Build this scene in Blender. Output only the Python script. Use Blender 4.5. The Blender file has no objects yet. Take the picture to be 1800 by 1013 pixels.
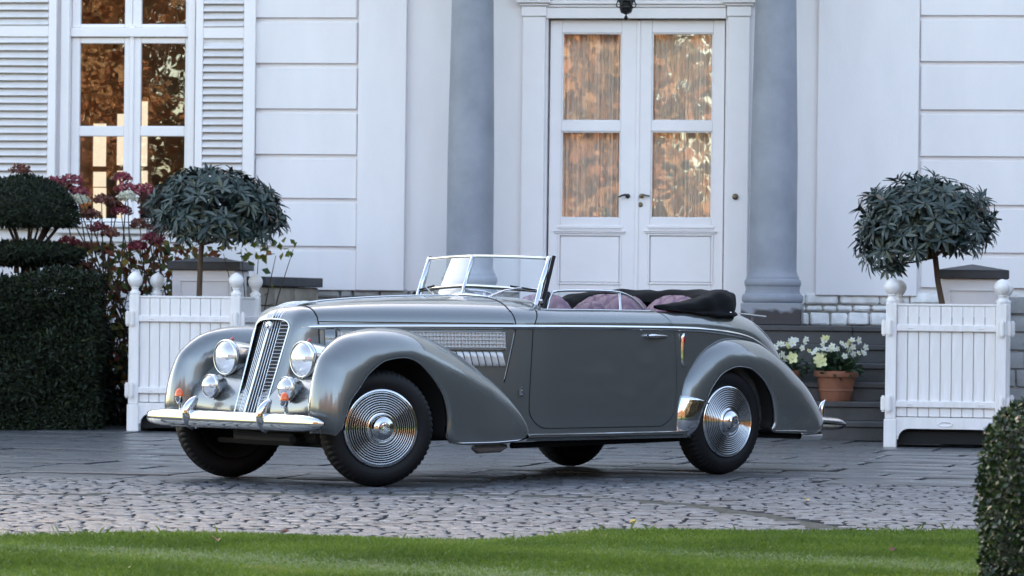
import bpy, math, random
import numpy as np
from mathutils import Vector, Matrix, Euler
from math import sin, cos, pi, radians, sqrt, atan2
random.seed(7); rng = np.random.default_rng(7)
S = bpy.context.scene; COL = S.collection

# ------------------------------------------------------------------ camera, sky, sun, exposure
cam_d = bpy.data.cameras.new('camera'); cam = bpy.data.objects.new('camera', cam_d); COL.objects.link(cam)
cam_d.sensor_width = 36; cam_d.lens = 6086/1800*36
cam_d.shift_y = 44.6/1800                    # camera held level, lens axis on the horizon
cam_d.clip_end = 2000; cam_d.clip_start = .5
ROLL = .0115
cam.location = (0, 0, 1.083); cam.rotation_euler = (Matrix.Rotation(radians(90), 4, 'X') @ Matrix.Rotation(ROLL, 4, 'Z')).to_euler()
cam_d.dof.use_dof = True; cam_d.dof.focus_distance = 22.2; cam_d.dof.aperture_fstop = 6.3
S.camera = cam
SUN_EL, SUN_AZ = radians(24), radians(-16)   # low sun behind the house: the forecourt lies in open shade, the wood opposite in sun
W = bpy.data.worlds.new('World'); S.world = W; W.use_nodes = True
nt = W.node_tree; nt.nodes.clear()
sky = nt.nodes.new('ShaderNodeTexSky'); sky.sky_type = 'NISHITA'; sky.sun_disc = False
sky.sun_elevation = SUN_EL; sky.sun_rotation = SUN_AZ
sky.air_density = 1.0; sky.dust_density = 1.6; sky.ozone_density = .8
bg = nt.nodes.new('ShaderNodeBackground'); bg.inputs['Strength'].default_value = .15
wo = nt.nodes.new('ShaderNodeOutputWorld')
nt.links.new(sky.outputs[0], bg.inputs[0]); nt.links.new(bg.outputs[0], wo.inputs[0])
sl = bpy.data.lights.new('sun', 'SUN'); sl.energy = 3; sl.angle = radians(.5); sl.color = (1, .92, .8)
so = bpy.data.objects.new('sun', sl); COL.objects.link(so)
sd = Vector((-sin(SUN_AZ)*cos(SUN_EL), -cos(SUN_AZ)*cos(SUN_EL), -sin(SUN_EL)))
so.rotation_euler = sd.to_track_quat('-Z', 'Y').to_euler()
S.view_settings.view_transform = 'Standard'; S.view_settings.look = 'None'
S.view_settings.gamma = 1; S.view_settings.use_curve_mapping = False; S.view_settings.exposure = 2.7
S.view_settings.use_white_balance = True; S.view_settings.white_balance_temperature = 7750; S.view_settings.white_balance_tint = 13
S.render.engine = 'CYCLES'; S.cycles.max_bounces = 8; S.cycles.transparent_max_bounces = 16

# ------------------------------------------------------------------ materials
def mat(name, col, rough=.5, metal=0, var=0, scale=8, bump=0, bscale=60, coat=0, col2=None, spec=.5, island=0, stretch=None, trans=0, rvar=0):
    m = bpy.data.materials.new(name); m.use_nodes = True
    n, l = m.node_tree.nodes, m.node_tree.links
    p = n['Principled BSDF']
    p.inputs['Base Color'].default_value = (*col, 1); p.inputs['Roughness'].default_value = rough
    p.inputs['Metallic'].default_value = metal; p.inputs['Specular IOR Level'].default_value = spec
    if coat: p.inputs['Coat Weight'].default_value = coat; p.inputs['Coat Roughness'].default_value = .03
    tc = n.new('ShaderNodeTexCoord'); src = tc.outputs['Object']
    if stretch:
        mp = n.new('ShaderNodeMapping'); mp.inputs['Scale'].default_value = stretch
        l.new(src, mp.inputs[0]); src = mp.outputs[0]
    colsock = None
    if var or col2:
        no = n.new('ShaderNodeTexNoise'); no.inputs['Scale'].default_value = scale; no.inputs['Detail'].default_value = 6
        no.inputs['Roughness'].default_value = .62
        l.new(src, no.inputs[0])
        mx = n.new('ShaderNodeMix'); mx.data_type = 'RGBA'
        c2 = col2 if col2 else tuple(c*(1-var) for c in col)
        mx.inputs[6].default_value = (*col, 1); mx.inputs[7].default_value = (*c2, 1)
        rp = n.new('ShaderNodeMapRange'); rp.inputs[1].default_value = .35; rp.inputs[2].default_value = .65
        l.new(no.outputs[0], rp.inputs[0]); l.new(rp.outputs[0], mx.inputs[0]); colsock = mx.outputs[2]
        if rvar:
            rr = n.new('ShaderNodeMapRange'); rr.inputs[1].default_value = .3; rr.inputs[2].default_value = .7
            rr.inputs[3].default_value = max(.03, rough-rvar); rr.inputs[4].default_value = rough+rvar
            l.new(no.outputs[0], rr.inputs[0]); l.new(rr.outputs[0], p.inputs['Roughness'])
    if island:
        ge = n.new('ShaderNodeNewGeometry'); hs = n.new('ShaderNodeHueSaturation')
        mr = n.new('ShaderNodeMapRange'); mr.inputs[3].default_value = 1-island; mr.inputs[4].default_value = 1+island
        l.new(ge.outputs['Random Per Island'], mr.inputs[0]); l.new(mr.outputs[0], hs.inputs['Value'])
        if colsock: l.new(colsock, hs.inputs['Color'])
        else: hs.inputs['Color'].default_value = (*col, 1)
        colsock = hs.outputs[0]
    if colsock: l.new(colsock, p.inputs['Base Color'])
    if bump:
        b = n.new('ShaderNodeTexNoise'); b.inputs['Scale'].default_value = bscale; b.inputs['Detail'].default_value = 5
        l.new(src, b.inputs[0]); bp = n.new('ShaderNodeBump'); bp.inputs['Strength'].default_value = bump
        bp.inputs['Distance'].default_value = .01
        l.new(b.outputs[0], bp.inputs['Height']); l.new(bp.outputs[0], p.inputs['Normal'])
    if trans:
        tr = n.new('ShaderNodeBsdfTranslucent'); ms = n.new('ShaderNodeMixShader'); ms.inputs[0].default_value = trans
        if colsock: l.new(colsock, tr.inputs[0])
        else: tr.inputs[0].default_value = (*col, 1)
        l.new(p.outputs[0], ms.inputs[1]); l.new(tr.outputs[0], ms.inputs[2]); l.new(ms.outputs[0], n['Material Output'].inputs[0])
    return m
def ramp_island(name, stops, rough=.5, trans=.2, spec=.3, noise=0):
    m = mat(name, (1, 1, 1), rough, spec=spec, trans=trans)
    n, l = m.node_tree.nodes, m.node_tree.links
    ge = n.new('ShaderNodeNewGeometry'); cr = n.new('ShaderNodeValToRGB'); e = cr.color_ramp.elements
    e[0].position = stops[0][0]; e[0].color = (*stops[0][1], 1); e[1].position = stops[-1][0]; e[1].color = (*stops[-1][1], 1)
    for s in stops[1:-1]:
        k = e.new(s[0]); k.color = (*s[1], 1)
    src = ge.outputs['Random Per Island']
    if noise:
        tc = n.new('ShaderNodeTexCoord'); no = n.new('ShaderNodeTexNoise'); no.inputs['Scale'].default_value = noise; no.inputs['Detail'].default_value = 2
        l.new(tc.outputs['Object'], no.inputs[0])
        a = n.new('ShaderNodeMath'); a.operation = 'MULTIPLY_ADD'; a.inputs[1].default_value = .45; l.new(src, a.inputs[0])
        b = n.new('ShaderNodeMapRange'); b.inputs[1].default_value = .3; b.inputs[2].default_value = .7; b.inputs[4].default_value = .55
        l.new(no.outputs[0], b.inputs[0]); l.new(b.outputs[0], a.inputs[2]); src = a.outputs[0]
    l.new(src, cr.inputs[0])
    l.new(cr.outputs[0], n['Principled BSDF'].inputs['Base Color'])
    for q in n:
        if q.type == 'BSDF_TRANSLUCENT': l.new(cr.outputs[0], q.inputs[0])
    return m
def glass(name, refl, tint=(1, 1, 1), wav=0):
    m = bpy.data.materials.new(name); m.use_nodes = True
    n, l = m.node_tree.nodes, m.node_tree.links; n.remove(n['Principled BSDF'])
    t = n.new('ShaderNodeBsdfTransparent'); t.inputs[0].default_value = (*tint, 1)
    g = n.new('ShaderNodeBsdfGlossy'); g.inputs['Roughness'].default_value = .0
    g.inputs[0].default_value = (1, 1, 1, 1)
    lw = n.new('ShaderNodeLayerWeight'); lw.inputs[0].default_value = .35
    mr = n.new('ShaderNodeMapRange'); mr.inputs[3].default_value = refl; mr.inputs[4].default_value = min(1, refl*1.6+.4)
    ms = n.new('ShaderNodeMixShader')
    l.new(lw.outputs['Facing'], mr.inputs[0]); l.new(mr.outputs[0], ms.inputs[0])
    l.new(t.outputs[0], ms.inputs[1]); l.new(g.outputs[0], ms.inputs[2]); l.new(ms.outputs[0], n['Material Output'].inputs[0])
    if wav:
        tc = n.new('ShaderNodeTexCoord'); no = n.new('ShaderNodeTexNoise'); no.inputs['Scale'].default_value = 3.5; no.inputs['Detail'].default_value = 2
        l.new(tc.outputs['Object'], no.inputs[0]); bp = n.new('ShaderNodeBump'); bp.inputs['Strength'].default_value = wav; bp.inputs['Distance'].default_value = .02
        l.new(no.outputs[0], bp.inputs['Height']); l.new(bp.outputs[0], g.inputs['Normal'])
    return m
def emis(name, col, s):
    m = bpy.data.materials.new(name); m.use_nodes = True; p = m.node_tree.nodes['Principled BSDF']
    p.inputs['Base Color'].default_value = (*col, 1); p.inputs['Emission Color'].default_value = (*col, 1); p.inputs['Emission Strength'].default_value = s
    return m
M = dict(
 stucco=mat('white_stucco', (.81, .77, .775), .75, var=.09, scale=1.5, bump=.14, bscale=90, stretch=(1, 1, .3)),
 wood=mat('white_paint', (.83, .79, .79), .42, var=.04, scale=3, bump=.05, bscale=40),
 planter=mat('planter_paint', (.85, .81, .81), .38, col2=(.76, .73, .70), scale=5, bump=.06, bscale=30, stretch=(4, 4, .6)),
 slat=mat('shutter_paint', (.70, .665, .66), .5, var=.1, scale=7, bump=.08, bscale=40),
 column=mat('blue_grey_limestone', (.285, .30, .34), .55, col2=(.22, .235, .27), scale=2.6, bump=.12, bscale=70),
 plinthdark=mat('wet_dark_stone', (.25, .27, .30), .3, col2=(.035, .038, .045), scale=3.2, bump=.12, bscale=50),
 step=mat('bluestone_step', (.072, .073, .075), .42, col2=(.048, .049, .051), scale=4, bump=.2, bscale=60, rvar=.1),
 cap=mat('dark_coping_stone', (.05, .052, .058), .5, var=.35, scale=6, bump=.2, bscale=50),
 wash=mat('whitewashed_stone', (.88, .85, .83), .85, col2=(.66, .64, .62), scale=9, bump=.5, bscale=28),
 greystone=mat('grey_plinth_stone', (.36, .36, .36), .85, col2=(.26, .255, .245), scale=6, bump=.4, bscale=30),
 yellowstone=mat('weathered_wall_stone', (.33, .29, .24), .85, col2=(.22, .19, .155), scale=6, bump=.4, bscale=30),
 mortar=mat('mortar', (.40, .38, .35), .95, var=.4, scale=20, bump=.3, bscale=60),
 slab=mat('wet_bluestone_slab', (.098, .101, .105), .36, col2=(.052, .054, .057), scale=1.3, bump=.4, bscale=22, island=.38, rvar=.2),
 sett=mat('bluestone_sett', (.105, .111, .120), .40, col2=(.062, .066, .072), scale=14, bump=.35, bscale=40, island=.4, rvar=.12),
 joint=mat('joint_soil', (.022, .022, .02), .9, var=.4, scale=30, bump=.3, bscale=80),
 moss=mat('moss_gutter', (.030, .034, .018), .95, col2=(.075, .07, .06), scale=9, bump=.8, bscale=50),
 soil=mat('lawn_soil', (.06, .11, .02), .95, var=.4, scale=20),
 paint=mat('grey_car_paint', (.165, .176, .175), .23, metal=.58, coat=1),
 chrome=mat('chrome', (.62, .63, .64), .045, metal=1),
 dimchrome=mat('dim_reflection_chrome', (.22, .22, .225), .16, metal=1),  # chrome darkened in colour for the rear bumper's shade and dim reflections
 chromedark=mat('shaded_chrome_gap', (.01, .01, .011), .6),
 rubber=mat('black_rubber', (.006, .006, .007), .62, spec=.25, bump=.1, bscale=90),
 black=mat('black_underbody', (.006, .006, .006), .8),
 seam=mat('panel_seam', (.004, .004, .005), .7),
 canvas=mat('black_canvas', (.005, .0055, .007), .85, spec=.25, bump=.25, bscale=500, var=.3, scale=12),
 leather=mat('lilac_leather', (.18, .09, .13), .42, var=.12, scale=12, bump=.1, bscale=200),
 redtrim=mat('red_leather_trim', (.16, .035, .04), .45),
 amber=mat('amber_lens', (.85, .12, .012), .2, coat=.5),
 ruby=mat('ruby_red', (.35, .0, .03), .12, coat=1),
 enamel=mat('blue_enamel', (.02, .04, .16), .2, coat=1),
 whiteenamel=mat('badge_silver', (.7, .72, .76), .25, metal=.5),
 steel=mat('brushed_grille_mesh', (.56, .56, .56), .32, metal=.25),
 lens=glass('lamp_lens_glass', .22, (.97, .98, 1)),
 reflector=mat('lamp_reflector', (.93, .94, .96), .35, metal=.35),
 wsglass=glass('windscreen_glass', .015, (.93, .97, .985)),
 pane=glass('window_pane_glass', .075, (.9, .9, .88), wav=.04),
 doorpane=glass('door_pane_glass', .11, (.97, .96, .94), wav=.03),
 terracotta=mat('terracotta', (.30, .115, .065), .8, col2=(.22, .085, .05), scale=9, bump=.2, bscale=60),
 iron=mat('black_iron', (.012, .012, .013), .4, metal=.3),
 brass=mat('aged_brass', (.20, .16, .10), .4, metal=.8),
 interior=mat('room_dark', (.06, .04, .026), .8, col2=(.02, .014, .01), scale=1.5),
 curtain=mat('sheer_curtain', (.93, .89, .82), .8, var=.3, scale=3, stretch=(14, 1, .15)),
 bark=mat('brown_bark', (.12, .075, .05), .9, var=.4, scale=14, bump=.5, bscale=60, stretch=(1, 1, .3)),
 branch=mat('dark_branch', (.07, .045, .035), .9, var=.4, scale=14),
)
def wet_plinth(m):
    n, l = m.node_tree.nodes, m.node_tree.links; mx = [q for q in n if q.type == 'MIX'][0]; no = [q for q in n if q.type == 'TEX_NOISE'][0]
    no.inputs['Scale'].default_value = 3.4; no.inputs['Detail'].default_value = 2
    tc = [q for q in n if q.type == 'TEX_COORD'][0]; sp = n.new('ShaderNodeSeparateXYZ'); l.new(tc.outputs['Object'], sp.inputs[0])
    a = n.new('ShaderNodeMath'); a.operation = 'MULTIPLY_ADD'; a.inputs[1].default_value = .5; l.new(no.outputs[0], a.inputs[0]); l.new(sp.outputs['Z'], a.inputs[2])
    mr = n.new('ShaderNodeMapRange'); mr.inputs[1].default_value = 1.40; mr.inputs[2].default_value = 1.36; l.new(a.outputs[0], mr.inputs[0]); l.new(mr.outputs[0], mx.inputs[0])
wet_plinth(M['plinthdark'])
M['roomlight'] = emis('far_window_daylight', (1, .95, .84), .19)
M['rhodo'] = ramp_island('rhododendron_leaf', [(0, (.012, .026, .022)), (.45, (.024, .044, .038)), (.8, (.045, .07, .06)), (.93, (.08, .105, .085)), (1, (.11, .06, .03))], .36, .08, .5)
M['yew'] = ramp_island('yew_leaf', [(0, (.004, .008, .004)), (.6, (.010, .019, .008)), (1, (.022, .036, .012))], .6, .1, .3)
M['box'] = ramp_island('boxwood_leaf', [(0, (.007, .016, .005)), (.6, (.017, .037, .010)), (1, (.05, .085, .025))], .35, .15, .5)
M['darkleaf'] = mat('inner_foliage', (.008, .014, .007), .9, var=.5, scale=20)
M['grass'] = ramp_island('grass_blade', [(0, (.050, .092, .012)), (.5, (.095, .165, .022)), (.86, (.16, .24, .04)), (1, (.30, .27, .12))], .5, .35, .3, noise=1.3)
M['autumn'] = ramp_island('autumn_leaf', [(0, (.26, .11, .06)), (.3, (.46, .22, .12)), (.6, (.54, .34, .19)), (.8, (.26, .21, .13)), (1, (.66, .50, .24))], .7, .6, .2, noise=.25)
M['bloomred'] = ramp_island('faded_red_bloom', [(0, (.13, .025, .035)), (.6, (.28, .045, .07)), (1, (.36, .14, .13))], .8, .2)
M['bloombrown'] = ramp_island('dry_brown_bloom', [(0, (.10, .04, .032)), (.6, (.20, .07, .055)), (1, (.28, .15, .11))], .8, .2)
M['bloomwhite'] = ramp_island('cream_bloom', [(0, (.5, .48, .36)), (1, (.75, .72, .6))], .8, .2)
M['hydleaf'] = ramp_island('hydrangea_leaf', [(0, (.16, .03, .02)), (.3, (.24, .09, .03)), (.5, (.10, .12, .03)), (.75, (.05, .09, .03)), (1, (.30, .22, .05))], .6, .3)
M['hellleaf'] = ramp_island('hellebore_leaf', [(0, (.012, .03, .014)), (.7, (.03, .065, .03)), (1, (.06, .11, .04))], .45, .15)
M['petalwhite'] = ramp_island('white_petal', [(0, (.72, .74, .70)), (1, (.85, .86, .82))], .6, .25)
M['petalyellow'] = ramp_island('pale_yellow_petal', [(0, (.72, .70, .34)), (1, (.82, .80, .48))], .6, .25)
M['deadleaf'] = mat('dead_leaf', (.14, .045, .02), .7)
M['yellowleaf'] = mat('yellow_fallen_leaf', (.55, .38, .10), .7)

# ------------------------------------------------------------------ mesh helpers
class MB:
    def __init__(s): s.v = []; s.f = []
    def add(s, vs, fs):
        o = len(s.v); s.v += [tuple(v) for v in vs]; s.f += [tuple(i+o for i in f) for f in fs]; return s
    def box(s, x0, x1, y0, y1, z0, z1, c=0):
        X, Y, Z = sorted((x0, x1)), sorted((y0, y1)), sorted((z0, z1))
        if c <= 0:
            vs = [(x, y, z) for x in X for y in Y for z in Z]
            return s.add(vs, [(0,1,3,2),(4,6,7,5),(0,4,5,1),(2,3,7,6),(0,2,6,4),(1,5,7,3)])
        c = min(c, .45*(X[1]-X[0]), .45*(Y[1]-Y[0]), .45*(Z[1]-Z[0]))
        vs = []; idx = {}
        for i in (0, 1):
            for j in (0, 1):
                for k in (0, 1):
                    p = [X[i], Y[j], Z[k]]; sg = [1-2*i, 1-2*j, 1-2*k]
                    for a in range(3):
                        q = list(p)
                        for b in range(3):
                            if b != a: q[b] += sg[b]*c
                        idx[(i, j, k, a)] = len(vs); vs.append(q)
        fs = []; R = (0, 1)
        for a in range(3):
            b, d = [(1, 2), (0, 2), (0, 1)][a]
            for e in R:
                ring = []
                for (u, w) in ((0, 0), (1, 0), (1, 1), (0, 1)):
                    key = [0, 0, 0]; key[a] = e; key[b] = u; key[d] = w; ring.append(idx[(*key, a)])
                fs.append(ring)
        for a in range(3):
            b, d = [(1, 2), (0, 2), (0, 1)][a]
            for u in R:
                for w in R:
                    k0 = [0, 0, 0]; k1 = [0, 0, 0]; k0[a] = 0; k1[a] = 1
                    for k in (k0, k1): k[b] = u; k[d] = w
                    fs.append((idx[(*k0, b)], idx[(*k1, b)], idx[(*k1, d)], idx[(*k0, d)]))
        for i in R:
            for j in R:
                for k in R: fs.append((idx[(i, j, k, 0)], idx[(i, j, k, 1)], idx[(i, j, k, 2)]))
        return s.add(vs, fs)
    def grid(s, rows, close=False):
        n = len(rows[0]); o = len(s.v)
        for r in rows: s.v += [tuple(p) for p in r]
        for i in range(len(rows)-1):
            for j in range(n-1 if not close else n):
                a = o+i*n+j; b = o+i*n+(j+1) % n
                s.f.append((a, b, b+n, a+n))
        return s
    def tube(s, pts, r, seg=8, cap=True, ry=None, up=None):
        pts = [Vector(p) for p in pts]; n = len(pts); rs = r if isinstance(r, (list, tuple)) else [r]*n
        t0 = (pts[1]-pts[0]).normalized()
        u = Vector(up) if up else (Vector((0, 0, 1)) if abs(t0.z) < .9 else Vector((1, 0, 0)))
        rows = []
        for i, p in enumerate(pts):
            t = (pts[min(i+1, n-1)]-pts[max(i-1, 0)]).normalized()
            a = t.cross(u).normalized(); b = a.cross(t).normalized(); u = b if not up else u
            k = ry if ry else 1
            rows.append([p+a*(rs[i]*cos(2*pi*j/seg))+b*(rs[i]*k*sin(2*pi*j/seg)) for j in range(seg)])
        o = len(s.v); s.grid(rows, True)
        if cap: s.f.append(tuple(o+j for j in range(seg))); s.f.append(tuple(o+(n-1)*seg+j for j in range(seg)))
        return s
    def lathe(s, prof, seg=24, org=(0, 0, 0), axis='Z', cap=False):
        rows = []
        for r, h in prof:
            row = []
            for j in range(seg):
                a = 2*pi*j/seg; c, d = r*cos(a), r*sin(a)
                row.append({'Z': (org[0]+c, org[1]+d, org[2]+h), 'Y': (org[0]+c, org[1]+h, org[2]+d), 'X': (org[0]+h, org[1]+c, org[2]+d)}[axis])
            rows.append(row)
        o = len(s.v); s.grid(rows, True)
        if cap: s.f.append(tuple(o+j for j in range(seg))); s.f.append(tuple(o+(len(prof)-1)*seg+j for j in range(seg)))
        return s
    def xf(s, m):
        s.v = [tuple(m @ Vector(v)) for v in s.v]; return s
    def mesh(s, name, m, smooth=False, angle=None):
        me = bpy.data.meshes.new(name); me.from_pydata(s.v, [], s.f); me.materials.append(M[m] if isinstance(m, str) else m)
        if smooth:
            me.polygons.foreach_set('use_smooth', [True]*len(me.polygons))
            if angle: me.set_sharp_from_angle(angle=radians(angle))
        me.update(); return me
    def obj(s, name, m, parent=None, smooth=False, angle=None, loc=None):
        return link(name, s.mesh(name, m, smooth, angle), parent, loc)
def link(name, me, parent=None, loc=None, rot=None):
    o = bpy.data.objects.new(name, me); COL.objects.link(o)
    if parent: o.parent = parent
    if loc is not None: o.location = loc
    if rot is not None: o.rotation_euler = rot
    return o
def tag(o, label=None, cat=None, group=None, kind=None):
    for k, v in (('label', label), ('category', cat), ('group', group), ('kind', kind)):
        if v: o[k] = v
    return o
def thing(name, label, cat, loc=(0, 0, 0), rz=0, group=None):
    o = link(name, None, None, loc, (0, 0, rz)); o.empty_display_size = .2
    return tag(o, label, cat, group)
def npmesh(name, V, Fq, m, smooth=False):
    """V (n,3), Fq (k,4) or (k,3)"""
    me = bpy.data.meshes.new(name); k, c = Fq.shape
    me.vertices.add(len(V)); me.vertices.foreach_set('co', np.asarray(V, np.float32).ravel())
    me.loops.add(k*c); me.loops.foreach_set('vertex_index', Fq.astype(np.int32).ravel())
    me.polygons.add(k); me.polygons.foreach_set('loop_start', np.arange(k, dtype=np.int32)*c)
    try: me.polygons.foreach_set('loop_total', np.full(k, c, dtype=np.int32))
    except Exception: pass
    if smooth: me.polygons.foreach_set('use_smooth', np.ones(k, bool))
    me.materials.append(M[m]); me.update(calc_edges=True); me.validate(); return me
def norm(a): return a/np.maximum(np.linalg.norm(a, axis=-1, keepdims=True), 1e-9)
def leaves(P, D, N, L, Wd, fold=.15):
    """folded diamond leaves: base P, direction D, normal N, length L, width Wd -> V, F"""
    D = norm(D); B = norm(np.cross(D, N)); N = norm(np.cross(B, D)); L = np.asarray(L)[:, None]; Wd = np.asarray(Wd)[:, None]
    a = P; c = P+D*L-N*L*fold*.8; m = P+D*L*.5-N*Wd*fold
    b = m+B*Wd*.5+N*Wd*fold*1.5; d = m-B*Wd*.5+N*Wd*fold*1.5
    V = np.stack([a, b, c, d], 1).reshape(-1, 3); n = len(P)*4
    i = np.arange(0, n, 4)
    return V, np.stack([np.stack([i, i+1, i+2], 1), np.stack([i, i+2, i+3], 1)], 1).reshape(-1, 3)
def rdir(n): return norm(rng.normal(size=(n, 3)))
def cat_interp(xs, ys, x):
    """monotone-ish cubic (catmull) interpolation through knots xs ascending"""
    i = int(np.clip(np.searchsorted(xs, x)-1, 0, len(xs)-2))
    h = xs[i+1]-xs[i]; t = (x-xs[i])/h
    def sl(k):
        if k == 0: return (ys[1]-ys[0])/(xs[1]-xs[0])
        if k == len(xs)-1: return (ys[-1]-ys[-2])/(xs[-1]-xs[-2])
        return (ys[k+1]-ys[k-1])/(xs[k+1]-xs[k-1])
    m0, m1 = sl(i)*h, sl(i+1)*h
    return (2*t**3-3*t**2+1)*ys[i]+(t**3-2*t**2+t)*m0+(-2*t**3+3*t**2)*ys[i+1]+(t**3-t**2)*m1

# ================================================================== GROUND
def ground_sheet(name, x0, x1, y0, y1, z, m, kind='structure'):
    o = MB().add([(x0, y0, z), (x1, y0, z), (x1, y1, z), (x0, y1, z)], [(0, 1, 2, 3)]).obj(name, m); o['kind'] = kind; return o
ground_sheet('ground', -400, 400, -400, 400, -.06, 'soil')
drive = ground_sheet('paved_drive', -14, 14, 14.5, 34.5, -.022, 'joint')
LAWN_EDGE = [(-14, 16.2), (-2.42, 16.45), (-1.22, 16.73), (-.6, 16.62), (-.18, 16.57), (.1, 16.75), (.45, 17.2), (.9, 17.45), (1.46, 17.58), (2.36, 17.6), (14, 17.6)]
def lawn_y(x): return np.interp(x, [p[0] for p in LAWN_EDGE], [p[1]-.16 for p in LAWN_EDGE])
mb = MB(); xs = np.linspace(-14, 14, 60)
mb.grid([[(x, lawn_y(x), .0) for x in xs], [(x, 15.5, .012) for x in xs], [(x, -30, .012) for x in xs]])
lawn = mb.obj('lawn', 'soil'); lawn['kind'] = 'structure'
# grass blades: one mass
def blades(n, x0, x1, y0, y1, h, w):
    X = rng.uniform(x0, x1, n); Y = rng.uniform(y0, y1, n); e = lawn_y(X)+rng.normal(0, .03, n)
    k = Y < e; X, Y, e = X[k], Y[k], e[k]; n = len(X)
    hh = h*rng.uniform(.5, 1.25, n)*(.8+.3*np.sin(X*2.1+Y*3)); a = rng.uniform(0, 2*pi, n)
    lean = rng.normal(0, .45, (n, 2))
    b = np.stack([np.cos(a), np.sin(a)], 1)*w*.5
    P = np.stack([X, Y, np.full(n, .005)], 1); V = np.zeros((n, 4, 3))
    V[:, 0] = P; V[:, 0, :2] -= b; V[:, 1] = P; V[:, 1, :2] += b
    mid = P.copy(); mid[:, :2] += lean*hh[:, None]*.4; mid[:, 2] += hh*.65
    V[:, 2] = mid; V[:, 2, :2] += b*.8
    V[:, 3] = P; V[:, 3, :2] += lean*hh[:, None]; V[:, 3, 2] += hh
    i = np.arange(n)*4
    F = np.stack([np.stack([i, i+1, i+2], 1), np.stack([i, i+2, i+3], 1)], 1).reshape(-1, 3)
    return V.reshape(-1, 3), F
V, F = blades(260000, -2.9, 3.3, 13.6, 17.8, .027, .0045)
tag(link('lawn_grass', npmesh('lawn_grass', V, F, 'grass')), 'short mown green grass along the near edge of the drive', 'grass', kind='stuff')
V, F = blades(2600, -3, 3.2, 15.9, 17.8, .06, .005)
k = np.repeat((V.reshape(-1, 4, 3)[:, 0, 1] > lawn_y(V.reshape(-1, 4, 3)[:, 0, 0])-.12), 4)
nb = int(k.sum()/4); i = np.arange(nb)*4; V = V[k]
F = np.stack([np.stack([i, i+1, i+2], 1), np.stack([i, i+2, i+3], 1)], 1).reshape(-1, 3)
tag(link('edge_grass', npmesh('edge_grass', V, F, 'grass')), 'longer ragged grass fringe where lawn meets the setts', 'grass', kind='stuff')

GUT = [(-14, 19.6), (-2.96, 20.14), (-1.5, 20.5), (-.6, 20.65), (.01, 20.75), (.6, 20.4), (1.0, 19.95), (1.4, 18.9), (1.75, 17.55)]
def gut_dist(x, y):
    d = 9
    for (a, b), (c, e) in zip(GUT[:-1], GUT[1:]):
        vx, vy = c-a, e-b; t = max(0, min(1, ((x-a)*vx+(y-b)*vy)/(vx*vx+vy*vy)))
        d = min(d, math.hypot(x-a-t*vx, y-b-t*vy))
    return d
def slab_line(x): return 22.1+.15*x+.45*sin(x*1.3)+.25*sin(x*3.1+1)
def stone_mesh(L, Dp, h, jit, cham):
    """a hewn paving stone: irregular chamfered block, top at z=0"""
    cs = [(-L/2, -Dp/2), (L/2, -Dp/2), (L/2, Dp/2), (-L/2, Dp/2)]
    cs = [(x+random.uniform(-jit, jit), y+random.uniform(-jit, jit)) for x, y in cs]
    ring = []
    for i in range(4):
        a, b = cs[i], cs[(i+1) % 4]; ring.append(a)
        ring.append(((a[0]+b[0])/2+random.uniform(-jit, jit)*.7, (a[1]+b[1])/2+random.uniform(-jit, jit)*.7))
    def sc(k, z): return [(x*(1-2*k/L), y*(1-2*k/Dp), z) for x, y in ring]
    vs = sc(0, -h)+sc(0, -cham*.33)+sc(cham, random.uniform(-.0015, .001))
    fs = [(i, (i+1) % 8, 8+(i+1) % 8, 8+i) for i in range(8)]+[(8+i, 8+(i+1) % 8, 16+(i+1) % 8, 16+i) for i in range(8)]+[tuple(range(16, 24))]
    return vs, fs
def clear(x, y, m=0):
    return abs(x) < y*.165+.5+m
def lay(name, rows_gen, matname, nmax, thick, jit, cham, zjit):
    stones = []
    for (x, y, L, Dp, a) in rows_gen: stones.append((x, y, L, Dp, a))
    stones.sort(key=lambda s: s[1]); rest = MB(); proto = {}
    cnt = 0
    for (x, y, L, Dp, a) in stones:
        vs, fs = stone_mesh(L, Dp, thick, jit, cham)
        T = Matrix.Translation((x, y, random.uniform(-zjit, zjit))) @ Euler((random.gauss(0, zjit*.8), random.gauss(0, zjit*.8), a)).to_matrix().to_4x4()
        if cnt < nmax and clear(x, y):
            b = MB().add(vs, fs); o = b.obj(name, matname, drive); o.matrix_local = T; cnt += 1
        else: rest.add([tuple(T @ Vector(v)) for v in vs], fs)
    if rest.v:
        o = rest.obj(name, matname, drive); o['kind'] = 'stuff'
def sett_rows():
    a = radians(-3); y = 15.9
    while y < 24.8:
        dp = random.uniform(.09, .13); x = -5.2+random.uniform(0, .2)
        while x < 5.2:
            L = random.uniform(.09, .17); cx, cy = x+L/2, y+dp/2
            wx, wy = cx, cy+cx*math.tan(a)+.03*sin(cx*2)
            if wy > lawn_y(wx)-.08 and wy < 24.5 and gut_dist(wx, wy) > .10 and not on_slab(wx, wy) and clear(wx, wy, .4):
                yield (wx, wy, L-.019, dp-.02, a+random.gauss(0, .02))
            x += L
        y += dp
def slab_rows():
    a = radians(-17); c, s = cos(a), sin(a); y = 13
    while y < 42:
        dp = random.uniform(.42, .78); x = -15+random.uniform(0, .5)
        while x < 12:
            L = random.uniform(.6, 1.25); cx, cy = x+L/2, y+dp/2
            wx, wy = c*cx-s*cy, s*cx+c*cy
            if wy-dp*.55 > slab_line(wx)-.1 and wy < 31.0+max(0, -wx-2)*1.2 and clear(wx, wy, .6):
                yield (wx, wy, L-.034, dp-.03, a+random.gauss(0, .006))
            x += L
        y += dp
SLABS = list(slab_rows())
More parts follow.
